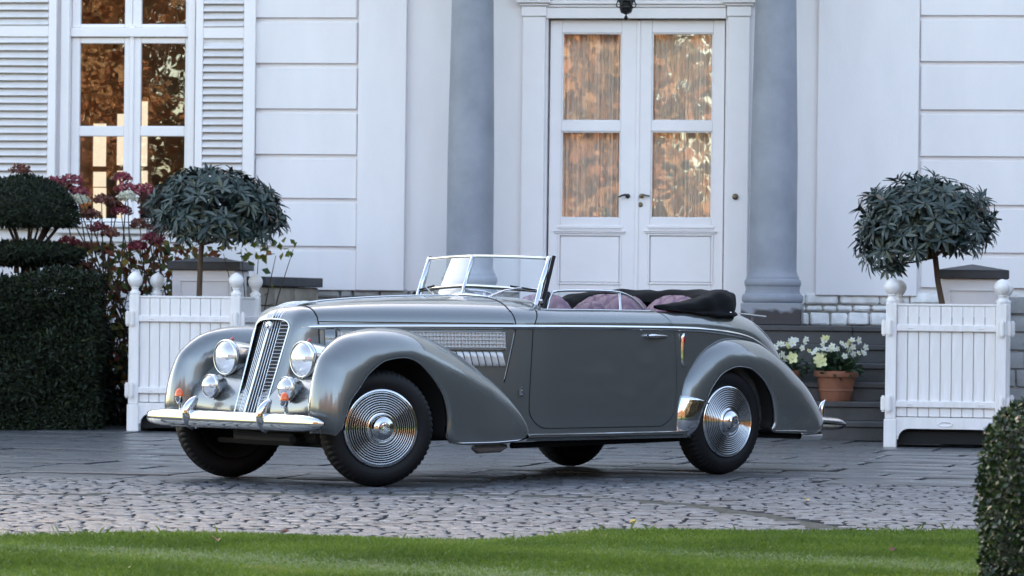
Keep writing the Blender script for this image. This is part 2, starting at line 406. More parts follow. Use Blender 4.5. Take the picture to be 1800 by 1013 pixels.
def on_slab(x, y):
    for (sx, sy, L, D, a) in SLABS:
        if abs(sy-y) < 1.2 and abs(sx-x) < 1.2:
            dx, dy = x-sx, y-sy; u, v = dx*cos(a)+dy*sin(a), -dx*sin(a)+dy*cos(a)
            if abs(u) < L/2+.085 and abs(v) < D/2+.07: return True
    return False
lay('paving_slab', SLABS, 'slab', 300, .05, .02, .014, .005)
lay('paving_sett', list(sett_rows()), 'sett', 300, .05, .0045, .016, .0035)
# curved mossy gutter between the two fields of setts
mb = MB(); g = []
for i in range(len(GUT)-1):
    for t in np.linspace(0, 1, 8, endpoint=False): g.append((GUT[i][0]*(1-t)+GUT[i+1][0]*t, GUT[i][1]*(1-t)+GUT[i+1][1]*t))
rows = []
for i, (x, y) in enumerate(g):
    x2, y2 = g[min(i+1, len(g)-1)]; x1, y1 = g[max(i-1, 0)]; tx, ty = x2-x1, y2-y1; q = math.hypot(tx, ty); nx, ny = -ty/q, tx/q
    rows.append([(x+nx*w, y+ny*w, z+random.uniform(-.004, .004)) for w, z in ((-.09, -.016), (-.045, -.004), (0, -.012), (.045, -.003), (.09, -.016))])
gt = mb.grid(rows).obj('curved_gutter', 'moss', None, True); gt['kind'] = 'structure'
# fallen leaves
def fallen(x, y, z, s, m, label, rz):
    b = MB().add([(0, 0, 0), (s*.4, s*.35, .35*s), (s, 0, .1*s), (s*.4, -s*.35, .22*s), (s*.75, s*.22, .4*s), (s*.75, -s*.2, .12*s)], [(0, 5, 2, 4, 1), (0, 3, 5)])
    o = b.obj('fallen_leaf', m, None, False, None, (x, y, z)); o.rotation_euler = (0, 0, rz); tag(o, label, 'leaf', 'fallen leaves')
fallen(.62, 17.95, .004, .05, 'yellowleaf', 'pale yellow fallen leaf on the setts beside the curved gutter', .4)
fallen(-1.32, 15.7, .035, .06, 'deadleaf', 'dark brown curled leaf on the lawn below the front bumper', 2)
fallen(-1.08, 16.35, .035, .045, 'deadleaf', 'small reddish brown leaf at the lawn edge below the front wheel', .3)
fallen(1.72, 15.6, .03, .05, 'deadleaf', 'brown leaf on the lawn near the clipped round bush', 1)
fallen(1.75, 20.3, .004, .06, 'yellowleaf', 'faded yellow leaf on the setts in front of the right planter', 1.9)

# ================================================================== HOUSE (local frame: x along the facade, y into it, z up)
HY = radians(-7); HO = Vector((1.05, 33.2, 0))
house = thing('house', 'white stucco villa with columned portico, glazed double door and shuttered window', 'house', HO, HY)
def PX(px, py):
    """photo pixel -> ray direction from the camera (used only to measure the plan)"""
    x = px+ROLL*(py-506.5); y = py-ROLL*(px-900); return Vector(((x-900)/6086, 1, -(y-551.1)/6086))
CH, SH = cos(HY), sin(HY)
def hp(px, py, dy=0):
    d = PX(px, py); n = Vector((-SH, CH, 0)); o = HO+n*dy
    t = (o.x*n.x+o.y*n.y)/(d.x*n.x+d.y*n.y); q = Vector((d.x*t, d.y*t, 1.083+d.z*t))-HO
    return q.x*CH+q.y*SH, q.z
def hrect(x0, y0, x1, y1, dy=0):
    ym, xm = (y0+y1)/2, (x0+x1)/2
    return hp(x0, ym, dy)[0], hp(x1, ym, dy)[0], hp(xm, y1, dy)[1], hp(xm, y0, dy)[1]
def hbox(name, m, px, f, b, c=.004, parent=house, dy=None):
    """box whose front face lies at local y=f, back at y=b, covering photo rectangle px"""
    u0, u1, z0, z1 = hrect(*px, f if dy is None else dy)
    return MB().box(u0, u1, f, b, z0, z1, c).obj(name, m, parent)
ZT = 10.6; LZ = 1.0
uL, uR = -17, 17  # widened past the view so the house shades the whole forecourt
# walls as strips around the openings
wx0, wx1, wz0, wz1 = hrect(108, -20, 345, 392, .06)
wz1 = hp(230, -260)[1]
dx0, dx1, dz0, dz1 = hrect(962, 33, 1274, 574, .1); dz0 = LZ
uq = hp(715, 300)[0]
def wall(x0, x1, z0, z1, f=0): return MB().box(x0, x1, f, f+.35, z0, z1).obj('wall', 'stucco', house)
zpl = hp(650, 511)[1]
wall(uL, wx0, 0, ZT); wall(wx0, wx1, 0, wz0); wall(wx0, wx1, wz1, ZT); wall(wx1, dx0, zpl, ZT); wall(dx0, dx1, dz1, ZT); wall(dx1, uR, zpl, ZT)
MB().box(wx1, dx0, .03, .5, 0, zpl-.002).obj('wall', 'mortar', house); MB().box(dx1, uR, .03, .5, 0, zpl-.002).obj('wall', 'mortar', house)
MB().box(uL, uR, 6, 6.3, 0, ZT).obj('wall', 'stucco', house)  # unseen back wall, end walls and roof added to keep the sun out
for x_ in (uL, uR-.3): MB().box(x_, x_+.3, .36, 5.99, 0, ZT).obj('wall', 'stucco', house)
MB().box(uL-.3, uR+.3, -.3, 6.6, ZT+.002, ZT+.3, .02).obj('roof', 'cap', house)
# pilaster strip right of the left rustication
a0, a1 = hp(630, 250)[0], hp(714, 250)[0]
MB().box(a0, a1, -.07, .001, zpl+.001, ZT, .006).obj('pilaster', 'stucco', house)
b0, b1 = hp(1436, 250)[0], hp(1614, 250)[0]
MB().box(b0, b1, -.05, .001, zpl+.001, ZT, .006).obj('pilaster', 'stucco', house)
# rusticated bands
def rustic(px0, px1, lines, f=-.045):
    for i in range(len(lines)-1):
        u0, u1, z0, z1 = hrect(px0, lines[i]+7, px1, lines[i+1]-1)
        mb = MB(); # block with a chamfered upper edge
        g = .045
        P = [(-.012, z0), (f, z0+.004), (f, z1-.004), (f+.012, z1), (.001, z1)]
        rows = [[(u, y, z) for (y, z) in ([(.001, z0)]+P)] for u in (u0+.0, u0+.012, u1-.012, u1)]
        for k, r in enumerate(rows):
            if k in (0, 3): rows[k] = [(u, min(.001, y+.012) if y < -.02 else y, z) for (u, y, z) in r]
        mb.grid(rows); mb.f.append(tuple(range(6))); mb.f.append(tuple(range(18, 24)))
        mb.obj('rustic_block', 'stucco', house)
rustic(449, 628, [-210, -129, -48, 33, 113, 193, 273, 350, 434, 511])
rustic(1618, 1900, [-220, -137, -54, 29, 110, 195, 277, 362, 446, 508])
# plinth stones (whitewashed on the right, grey on the left)
def courses(px0, px1, rows, m, f=-.005, wmin=40, wmax=95, par=None, dyv=0):
    for (y0, y1, wa, wb) in rows:
        x = px0+random.uniform(-20, 0)
        while x < px1:
            w = random.uniform(wa, wb); xe = min(x+w, px1)
            xs0 = max(x, px0)
            if xe-xs0 > 8:
                u0, u1, z0, z1 = hrect(xs0+1.2, y0+1.2, xe-1.2, y1-1.2, dyv)
                mb = MB().box(u0, u1, f-random.uniform(0, .02), .06, z0, z1, .016)
                mb.v = [(a+random.gauss(0, .004), b, c+random.gauss(0, .003)) for a, b, c in mb.v]
                mb.obj('plinth_stone', m, par or house, True, 50)
            x = xe
courses(1390, 1790, [(515, 536, 34, 90), (537, 548, 24, 42), (549, 573, 28, 52)], 'wash')
courses(548, 780, [(508, 524, 18, 62), (524, 540, 30, 60), (540, 575, 30, 60)], 'greystone')
# --- portico: ceiling, columns
MB().box(hp(700, 0)[0]-.3, hp(1500, 0)[0]+.3, -1.75, -.002, 5.75, 6.1, .02).obj('portico_ceiling', 'stucco', house)
def column(pc, yd, hw0, hw1):
    u = hp(pc, 300, yd)[0]
    prof = [(hw1, 5.75-LZ), (hw1*1.002, 3.0), (hw0*.99, 1.6), (hw0, .55), (hw0*1.0, .5), (hw0*1.06, .46), (hw0*1.11, .445), (hw0*1.11, .43), (hw0*1.13, .425)]
    prof += [(hw0*(1.13+.07*sin(t)), .39+.035*cos(t)) for t in np.linspace(.2, pi-.2, 7)]
    prof += [(hw0*1.15, .345), (hw0*1.13, .33), (hw0*1.17, .29), (hw0*1.2, .285)]
    prof += [(hw0*(1.2+.1*sin(t)), .245+.04*cos(t)) for t in np.linspace(.2, pi-.2, 8)]
    prof += [(hw0*1.2, .2)]
    o = MB().lathe(prof, 56, (u, yd, LZ+.005)).obj('column', 'column', house, True, 40)
    MB().box(u-hw0*1.27, u+hw0*1.27, yd-hw0*1.27, yd+hw0*1.27, LZ+.003, LZ+.207, .008).obj('column_plinth', 'plinthdark', o)
column(827, -.62, .222, .198); column(1360, -.62, .222, .192)
# --- door surround
def casing(x0, x1):
    u0, u1 = hp(x0, 250)[0], hp(x1, 250)[0]
    MB().box(u0, u1, -.05, .001, LZ, hp((x0+x1)/2, 30)[1], .008).obj('door_casing', 'wood', house)
    z = hp((x0+x1)/2, 30)[1]
    c = MB()
    c.box(u0-.01, u1+.01, -.062, .001, z+.002, z+.10, .005); c.box(u0-.03, u1+.03, -.085, .001, z+.102, z+.125, .005)
    c.box(u0-.055, u1+.055, -.115, .001, z+.127, z+.155, .006); c.box(u0-.06, u1+.06, -.13, .001, z+.157, z+.26, .006)
    c.obj('casing_capital', 'wood', house)
casing(917, 957); casing(1277, 1316)
uc0, uc1 = hp(958, 20)[0], hp(1276, 20)[0]; zh = hp(1118, 33)[1]
c = MB(); c.box(uc0, uc1, -.03, .001, zh, zh+.105, .004); c.box(uc0, uc1, -.05, .001, zh+.107, zh+.13, .004); c.box(uc0, uc1, -.075, .001, zh+.132, zh+.165, .006); c.box(uc0, uc1, -.06, .001, zh+.167, zh+.5, .006)
c.obj('door_lintel', 'wood', house)
# door bell
ub, zb = hp(1292, 346, -.05)
MB().lathe([(.001, -.03), (.012, -.03), (.014, -.022), (.02, -.018), (.03, -.014), (.03, 0)], 20, (ub, -.05, zb), 'Y').obj('door_bell', 'brass', house, True, 40)
# --- double door
DR = .07
def frame_bars(x0, x1, z0, z1, w, f, b, bars=(), c=.005):
    """rails and stiles around an opening; bars: extra horizontal rails (z0,z1)"""
    mb = MB(); mb.box(x0, x0+w, f, b, z0, z1, c); mb.box(x1-w, x1, f, b, z0, z1, c)
    mb.box(x0+w+.0005, x1-w-.0005, f+.002, b, z1-w, z1, c); mb.box(x0+w+.0005, x1-w-.0005, f+.002, b, z0, z0+w, c)
    for a, d in bars: mb.box(x0+w+.0005, x1-w-.0005, f+.002, b, a, d, c)
    return mb
def leaf(px0, px1, gx0, gx1, hinge, handle):
    u0, u1 = hp(px0, 300, DR)[0]+.003, hp(px1, 300, DR)[0]-.003
    g0, g1 = hp(gx0, 220, DR)[0], hp(gx1, 220, DR)[0]
    zt = hp(1118, 35, DR)[1]; zs = [hp((gx0+gx1)/2, y, DR)[1] for y in (58, 213, 231, 384, 402, 415, 497)]
    d = MB(); f, b = DR, DR+.06
    d.box(u0, g0, f, b, LZ+.01, zt-.004, .004); d.box(g1, u1, f, b, LZ+.01, zt-.004, .004)
    for a, e in ((zs[0], zt-.004), (zs[2], zs[1]), (zs[5], zs[3]), (LZ+.01, zs[6])): d.box(g0+.001, g1-.001, f+.002, b, a, e, .004)
    o = d.obj('door_leaf', 'wood', house); o['label'] = 'left leaf of the white double door' if hinge < 0 else 'right leaf of the white double door'
    # glazing beads, weather moulding, raised lower panel
    bd = MB()
    for a, e in ((zs[1], zs[0]), (zs[3], zs[2])):
        for q in (0, 1):
            t = .012+.0*q
        bd.box(g0+.0005, g0+.014, f+.012, b-.01, a, e, .003); bd.box(g1-.014, g1-.0005, f+.012, b-.01, a, e, .003)
        bd.box(g0+.015, g1-.015, f+.013, b-.01, e-.012, e-.0005, .003); bd.box(g0+.015, g1-.015, f+.013, b-.01, a+.0005, a+.012, .003)
    bd.obj('glazing_bead', 'wood', o)
    wm = MB(); wm.box(g0-.03, g1+.03, f-.016, f+.001, zs[4]+.0, zs[4]+.03, .006); wm.box(g0-.02, g1+.02, f-.010, f+.001, zs[4]-.014, zs[4]-.002, .004)
    wm.obj('weather_moulding', 'wood', o)
    pm = frame_bars(g0-.02, g1+.02, zs[6]-.02, zs[5]+.02, .018, f-.012, f+.001, (), .004)
    pm.box(g0+.002, g1-.002, f+.006, b-.01, zs[6]+.002, zs[5]-.002, .01)
    pm.box(g0-.045, g1+.045, f-.02, f+.001, zs[5]+.022, zs[5]+.036, .004); pm.box(g0-.055, g1+.055, f-.028, f+.001, zs[5]+.038, zs[5]+.05, .004)
    pm.obj('door_panel', 'wood', o)
    for a, e in ((zs[1], zs[0]), (zs[3], zs[2])):
        MB().box(g0+.004, g1-.004, f+.03, f+.034, a+.003, e-.003).obj('glass_pane', 'doorpane', o)
    hu, hz = hp(handle, 345, DR)
    h = MB(); h.lathe([(.001, -.055), (.011, -.055), (.011, -.012), (.022, -.01), (.024, 0)], 14, (hu, f, hz), 'Y')
    s_ = -1 if hinge < 0 else 1
    h.tube([(hu, f-.05, hz), (hu+s_*.02, f-.055, hz+.012), (hu+s_*.05, f-.055, hz+.004), (hu+s_*.085, f-.05, hz-.012 if hinge < 0 else hz)], [.011, .011, .009, .007], 8)
    h.obj('door_handle', 'iron' if hinge < 0 else 'brass', o, True, 50)
    return o
lf = leaf(964, 1119, 986, 1091, -1, 1103); rf = leaf(1120, 1272, 1144, 1252, 1, 1127)
um = hp(1119.5, 300, DR)[0]
MB().box(um-.02, um+.02, DR-.012, DR-.0005, LZ+.02, hp(1118, 37, DR)[1], .006).obj('meeting_bead', 'wood', lf)
uk, zk = hp(1125, 360, DR)
MB().lathe([(.001, -.02), (.013, -.02), (.018, -.012), (.024, -.008), (.024, 0)], 16, (uk, DR, zk), 'Y').obj('keyhole_escutcheon', 'brass', rf, True, 40)
MB().box(dx0-.02, dx1+.02, .0, .14, LZ-.05, LZ+.008, .004).obj('threshold', 'step', house)
# pleated net curtains behind the door
for (a, b) in ((966, 1116), (1122, 1270)):
    u0, u1 = hp(a, 250, DR)[0], hp(b, 250, DR)[0]; n = 220; rows = []
    ph = [random.uniform(.6, 1.5) for _ in range(60)]
    us = np.linspace(u0, u1, n)
    yy = [DR+.16+.022*sin(i*.55+1.6*sin(i*.061))+.012*sin(i*1.31+2*sin(i*.11)) for i in range(n)]
    mb = MB().grid([[(u, y, z) for u, y in zip(us, yy)] for z in (LZ+.6, 2.4, 4.2)])
    mb.obj('net_curtain', 'curtain', house, True)
MB().box(dx0-.3, dx1+.3, .5, 2.5, LZ-.05, LZ, 0).obj('hall_floor', 'interior', house)
MB().box(dx0-.3, dx1+.3, 1.6, 1.65, LZ, 4.4, 0).obj('hall_wall', 'interior', house)
# --- left window with casements, sill, apron
WD = .1
def win_leaf(gx0, gx1, ys, stile):
    pass
fu0, fu1 = hp(106, 200, .02)[0], hp(343, 200, .02)[0]
zt_, zb_ = wz1, hp(230, 392, .02)[1]
wf = MB(); wf.box(fu0, fu0+.09, -.02, .2, zb_, zt_, .006); wf.box(fu1-.075, fu1, -.02, .2, zb_, zt_, .006)
u_a, u_b = hp(126, 200, WD)[0], hp(338, 200, WD)[0]
zt2, zb2 = hp(230, 50, WD)[1], hp(230, 66, WD)[1]
wf.box(fu0+.0905, fu1-.0755, .03, .2, zb2+.0, zt2-.0, .006)
wobj = wf.obj('window', 'wood', house)
um_ = hp(232, 200, WD)[0]
for side, (g0p, g1p) in enumerate(((140, 218), (247, 325))):
    g0, g1 = hp(g0p, 230, WD)[0], hp(g1p, 230, WD)[0]
    e0 = fu0+.0925 if side == 0 else um_+.002; e1 = um_-.002 if side == 0 else fu1-.0775
    # lower casement
    z_ = [hp((g0p+g1p)/2, y, WD)[1] for y in (77, 222, 240, 384)]
    c = MB(); f, b = WD-.03, WD+.03
    c.box(e0, g0, f, b, zb_+.01, zb2-.003, .006); c.box(g1, e1, f, b, zb_+.01, zb2-.003, .006)
    for a, d in ((z_[0], zb2-.003), (z_[2], z_[1]), (zb_+.01, z_[3])): c.box(g0+.0005, g1-.0005, f+.002, b, a, d, .006)
    co = c.obj('casement_frame', 'wood', wobj)
    for a, d in ((z_[1], z_[0]), (z_[3], z_[2])): MB().box(g0+.001, g1-.001, WD, WD+.004, a+.001, d-.001).obj('glass_pane', 'pane', wobj)
    # upper light
    zu = hp((g0p+g1p)/2, 43, WD)[1]; c = MB()
    c.box(e0, g0, f, b, zt2+.003, zt_, .006); c.box(g1, e1, f, b, zt2+.003, zt_, .006); c.box(g0+.0005, g1-.0005, f+.002, b, zt2+.003, zu, .006)
    c.box(g0+.0005, g1-.0005, f+.002, b, zu+.75, zu+.82, .006); c.obj('transom_frame', 'wood', wobj)
    MB().box(g0+.001, g1-.001, WD, WD+.004, zu+.001, zu+.749).obj('glass_pane', 'pane', wobj)
MB().box(um_-.022, um_+.022, WD-.05, WD-.031, zb_+.01, zb2-.004, .006).obj('meeting_bead', 'wood', wobj)
MB().box(um_-.03, um_+.03, WD-.055, WD-.031, zt2-.01, zt2+.03, .005).box(um_-.018, um_+.018, WD-.055, WD-.031, zb2-.02, zt2-.012, .004).obj('window_latch', 'wood', wobj)
sl_ = MB(); sl_.box(fu0-.04, fu1+.04, -.10, .19, zb_-.05, zb_-.001, .01); sl_.box(fu0-.01, fu1+.01, -.06, .001, zb_-.11, zb_-.052, .008); sl_.obj('window_sill', 'wood', house)
ap = frame_bars(fu0, fu1, zb_-.62, zb_-.14, .05, -.03, .001, (), .008); ap.obj('apron_panel', 'wood', house)
# room behind the window with a bright mullioned window on its far side
MB().box(fu0-.8, fu1+1.2, 4.4, 4.45, .8, 5, 0).obj('room_wall', 'interior', house)
MB().box(fu0-.85, fu0-.8, .36, 4.4, .8, 5, 0).obj('room_wall', 'interior', house)
MB().box(fu1+1.2, fu1+1.25, .36, 4.4, .8, 5, 0).obj('room_wall', 'interior', house)
MB().box(fu0-.8, fu1+1.2, .36, 4.4, 1.0, 1.05, 0).obj('room_floor', 'interior', house)
MB().box(fu0-.8, fu1+1.2, .36, 4.4, 4.9, 4.95, 0).obj('room_ceiling', 'interior', house)
for (x0, x1, y0, y1) in ((161, 183, 217, 292), (161, 183, 302, 328), (161, 183, 330, 385), (203, 217, 200, 290), (203, 217, 300, 330), (203, 217, 345, 385), (246, 256, 178, 292), (246, 256, 300, 330)):
    u0, u1, z0, z1 = hrect(x0, y0, x1, y1, 4.3); MB().box(u0, u1, 4.36, 4.38, z0, z1).obj('far_window_pane', 'roomlight', house)
# --- louvred shutters folded back on the wall
def shutter(x0, x1, gx0, gx1, rails, top, bot, lab):
    u0, u1 = hp(x0, 200, -.06)[0], hp(x1, 200, -.06)[0]; g0, g1 = hp(gx0, 200, -.06)[0], hp(gx1, 200, -.06)[0]
    zt, zb = hp((x0+x1)/2, top)[1], hp((x0+x1)/2, bot)[1]
    zr = [hp((x0+x1)/2, y, -.06)[1] for y in rails]
    m = MB(); f, b = -.085, -.045
    m.box(u0, g0, f, b, zb, zt, .005); m.box(g1, u1, f, b, zb, zt, .005)
    segs = [(zr[0], zt-.1), (zb+.12, zr[1])]
    for a, d in ((zr[1], zr[0]), (zt-.1, zt), (zb, zb+.12)): m.box(g0+.0005, g1-.0005, f+.003, b, a, d, .005)
    o = m.obj('shutter', 'wood', house); o['label'] = lab
    me = None; L = g1-g0-.004
    for a, d in segs:
        z = a+.036
        while z < d:
            if me is None:
                T = Matrix.Rotation(radians(-38), 4, 'X'); q = MB().box(-L/2, L/2, -.006, .006, -.042, .042, .003); q.xf(T); me = q.mesh('slat', 'slat')
            link('slat', me, o, ((g0+g1)/2, -.066, z), (random.gauss(0, .01), random.gauss(0, .003), 0)); z += .0735
    MB().box(g0, g1, -.047, -.0445, zb+.05, zt-.05).obj('shutter_back', 'slat', o)
shutter(343, 448, 356, 427, (48, 68), -260, 402, 'louvred white shutter right of the window')
shutter(-44, 98, -24, 84, (45, 65), -260, 402, 'louvred white shutter left of the window')

# ================================================================== STAIRS, PIERS, FLANK WALLS
SY = radians(-2)
stairs = thing('stone_stairs', 'wide dark bluestone steps rising to the front door', 'stairs', (1.05, 30.45, 0), SY)
for i in range(6):
    h = 1/6; y0 = i*.3; y1 = y0+.34 if i < 5 else 3.1
    z0 = i*h; x = -3.0; 
    while x < 2.78:
        w = random.uniform(1.1, 1.9); xe = min(x+w, 2.78)
        if 2.78-xe < .5: xe = 2.78
        s = MB(); s.box(x+.003, xe-.003, y0-.015, y1, z0+.118, z0+h-.0005*(i % 2), .007); s.box(x+.002, xe-.002, y0+.008, y1-.01, z0, z0+.1165, .004)
        s.obj('step_slab', 'step', stairs); x = xe
def pier(loc, rz, w, h, lab, ch=.11):
    p = thing('gate_pier', lab, 'pillar', loc, rz, 'stone capped piers flanking the stairs')
    MB().box(-w/2, w/2, -w/2, w/2, 0, h-ch, .008).obj('pier_shaft', 'stucco', p)
    f = MB(); z0, z1 = h-ch-.62, h-ch-.09; a = w/2-.07
    for q in (.0,):
        f.box(-a, a, -w/2-.012, -w/2+.001, z1-.018, z1, .004); f.box(-a, -a+.018, -w/2-.012, -w/2+.001, z0, z1-.019, .004); f.box(a-.018, a, -w/2-.012, -w/2+.001, z0, z1-.019, .004); f.box(-a+.019, a-.019, -w/2-.012, -w/2+.001, z0, z0+.018, .004)
    f.obj('panel_moulding', 'stucco', p)
    c = MB(); e = w/2+.04; z = h-ch
    c.box(-e, e, -e, e, z+.001, h-.035, .006)
    c.add([(-e, -e, h-.0345), (e, -e, h-.0345), (e, e, h-.0345), (-e, e, h-.0345), (0, 0, h+.02)], [(0, 1, 4), (1, 2, 4), (2, 3, 4), (3, 0, 4)])
    c.obj('pier_cap', 'cap', p)
pier((-2.80, 32.15, 0), radians(-7), .60, 1.56, 'white pier with dark cap behind the left planter')
pier((4.03, 30.35, 0), radians(-7), .55, 1.54, 'white pier with dark cap behind the right planter')
def stonewall(name, p0, p1, h, t, courses_, m, lab, cap=None, wa=.2, wb=.45):
    d = Vector((p1[0]-p0[0], p1[1]-p0[1])); L = d.length; w = thing(name, lab, 'wall', (p0[0], p0[1], 0), atan2(d.y, d.x))
    MB().box(0, L, -t/2+.02, t/2, 0, h-.002).obj('wall_core', 'mortar', w)
    z = 0; n = courses_
    for k in range(n):
        z1 = (k+1)*h/n; x = random.uniform(-.2, 0)
        while x < L:
            xe = x+random.uniform(wa, wb); a, b = max(0, x), min(L, xe)
            if b-a > .05:
                q = MB().box(a+.005, b-.005, -t/2-random.uniform(0, .012), -t/2+.05, z+.005, z1-.005, .012)
                q.v = [(i+random.gauss(0, .003), j, l+random.gauss(0, .003)) for i, j, l in q.v]; q.obj('wall_stone', m, w, True, 50)
            x = xe
        z = z1
    if cap:
        x = 0
        while x < L:
            xe = min(L, x+random.uniform(.5, .7)); xe = L if L-xe < .2 else xe
            MB().box(x+.002, xe-.002, -t/2-.05, t/2+.05, h+.001, h+cap, .006).obj('coping_stone', 'cap', w); x = xe
stonewall('flank_wall', (-2.48, 32.3), (-2.0, 33.35), 1.31, .3, 7, 'yellowstone', 'weathered stone flank wall with dark coping left of the stairs', .09)
stonewall('terrace_wall', (4.36, 30.6), (7.4, 30.2), 1.28, .3, 8, 'greystone', 'grey block terrace wall behind the right planter', None, .25, .5)

# ================================================================== PLANTERS
def planter(loc, rz, lab):
    p = thing('planter_box', lab, 'planter', loc, rz, 'white slatted orangery planters')
    w = 1.0; H = 1.195; pw = .09; me = {}
    fin = MB().lathe([(r_*1., h_*.93) for r_, h_ in [(.045, 0), (.045, .006), (.05, .02), (.048, .03), (.033, .045), (.03, .06), (.034, .068), (.038, .072), (.034, .078), (.045, .09), (.058, .11), (.066, .135), (.067, .155), (.060, .18), (.046, .2), (.028, .214), (.012, .223), (.001, .226)]], 24).mesh('finial', M['planter'], True, 50)
    post = MB().box(-pw/2, pw/2, -pw/2, pw/2, .24, H+.012, .006); post.box(-pw/2-.008, pw/2+.008, -pw/2-.008, pw/2+.008, 0, .239, .006)
    post = post.mesh('post', M['planter'])
    a = w/2-pw/2
    for sx in (-1, 1):
        for sy in (-1, 1):
            link('post', post, p, (sx*a, sy*a, 0)); link('finial', fin, p, (sx*a, sy*a, H+.011))
    n = 9; span = w-2*pw; bw = span/n
    plank = MB().box(-bw/2+.002, bw/2-.002, -.012, .012, .26, H-.012, .005).mesh('plank', M['planter'])
    rail = MB().box(-span/2-.05, span/2+.05, -.012, .012, -.028, .028, .006)
    for s in (-1, 1): rail.box(s*span*.36-.022, s*span*.36+.022, -.017, -.011, -.006, .006, .002)
    rail = rail.mesh('cross_rail', M['planter'])
    hinge = MB(); hinge.tube([(0, 0, -.055), (0, 0, .055)], .021, 10)
    hinge.tube([(0, 0, -.068), (0, 0, .068)], .013, 8); hinge.box(-.018, .018, .0, .02, -.05, .05, .004)
    hinge = hinge.mesh('hinge', M['planter'], True, 40)
    trim = MB().box(-span/2, span/2, -.018, .018, H-.011, H+.008, .004).mesh('top_trim', M['planter'])
    br = MB(); zb = .255; pts = []
    for t in np.linspace(0, 1, 7): pts.append((-span/2+.02+.09*(1-cos(t*pi/2)), .07+.09*sin(t*pi/2)))
    out = [(-span/2, .07)]+pts; out = out+[(-x, z) for x, z in reversed(pts)]+[(span/2, .07), (span/2, zb), (-span/2, zb)]
    k = len(out); br.add([(x, -.016, z) for x, z in out]+[(x, .016, z) for x, z in out], [tuple(range(k)), tuple(range(2*k-1, k-1, -1))]+[(i, (i+1) % k, k+(i+1) % k, k+i) for i in range(k)])
    br = br.mesh('apron_board', M['planter'])
    oval = MB(); oval.grid([[(.065*cos(q)*r, -.017-h, .2+.022*sin(q)*r) for q in np.linspace(0, 2*pi, 25)] for r, h in ((1, 0), (.95, .006), (.85, .006), (.78, .002), (.01, .003))])
    oval = oval.mesh('oval_plate', M['planter'], True)
    for k in range(4):
        R = Matrix.Rotation(k*pi/2, 4, 'Z')
        def put(nm, m_, x, y, z, ):
            o = link(nm, m_, p); o.matrix_local = R @ Matrix.Translation((x, y, z))
        for i in range(n): put('plank', plank, -span/2+bw*(i+.5), -a+.005, 0)
        for z in (1.0, .365):
            put('cross_rail', rail, 0, -a-.022, z)
            for s in (-1, 1): put('hinge', hinge, s*(span/2+.055), -w/2-.018, z)
        put('top_trim', trim, 0, -a+.005, 0); put('apron_board', br, 0, -a-.012, 0); put('oval_plate', oval, 0, -a-.012, 0)
    MB().box(-w/2+pw, w/2-pw, -w/2+pw, w/2-pw, H-.16, H-.1).obj('planting_soil', 'joint', p)
    MB().box(-w/2+.02, w/2-.02, -w/2+.1, w/2-.1, .03, .14, .005).obj('base_block', 'black', p)
    return p
PL = (-2.84, 31.1, 0); PR = (3.70, 29.3, 0)
planter(PL, radians(-6.5), 'white planter box behind the grey car\'s front fender'); planter(PR, radians(-10), 'white planter box right of the flower pots')

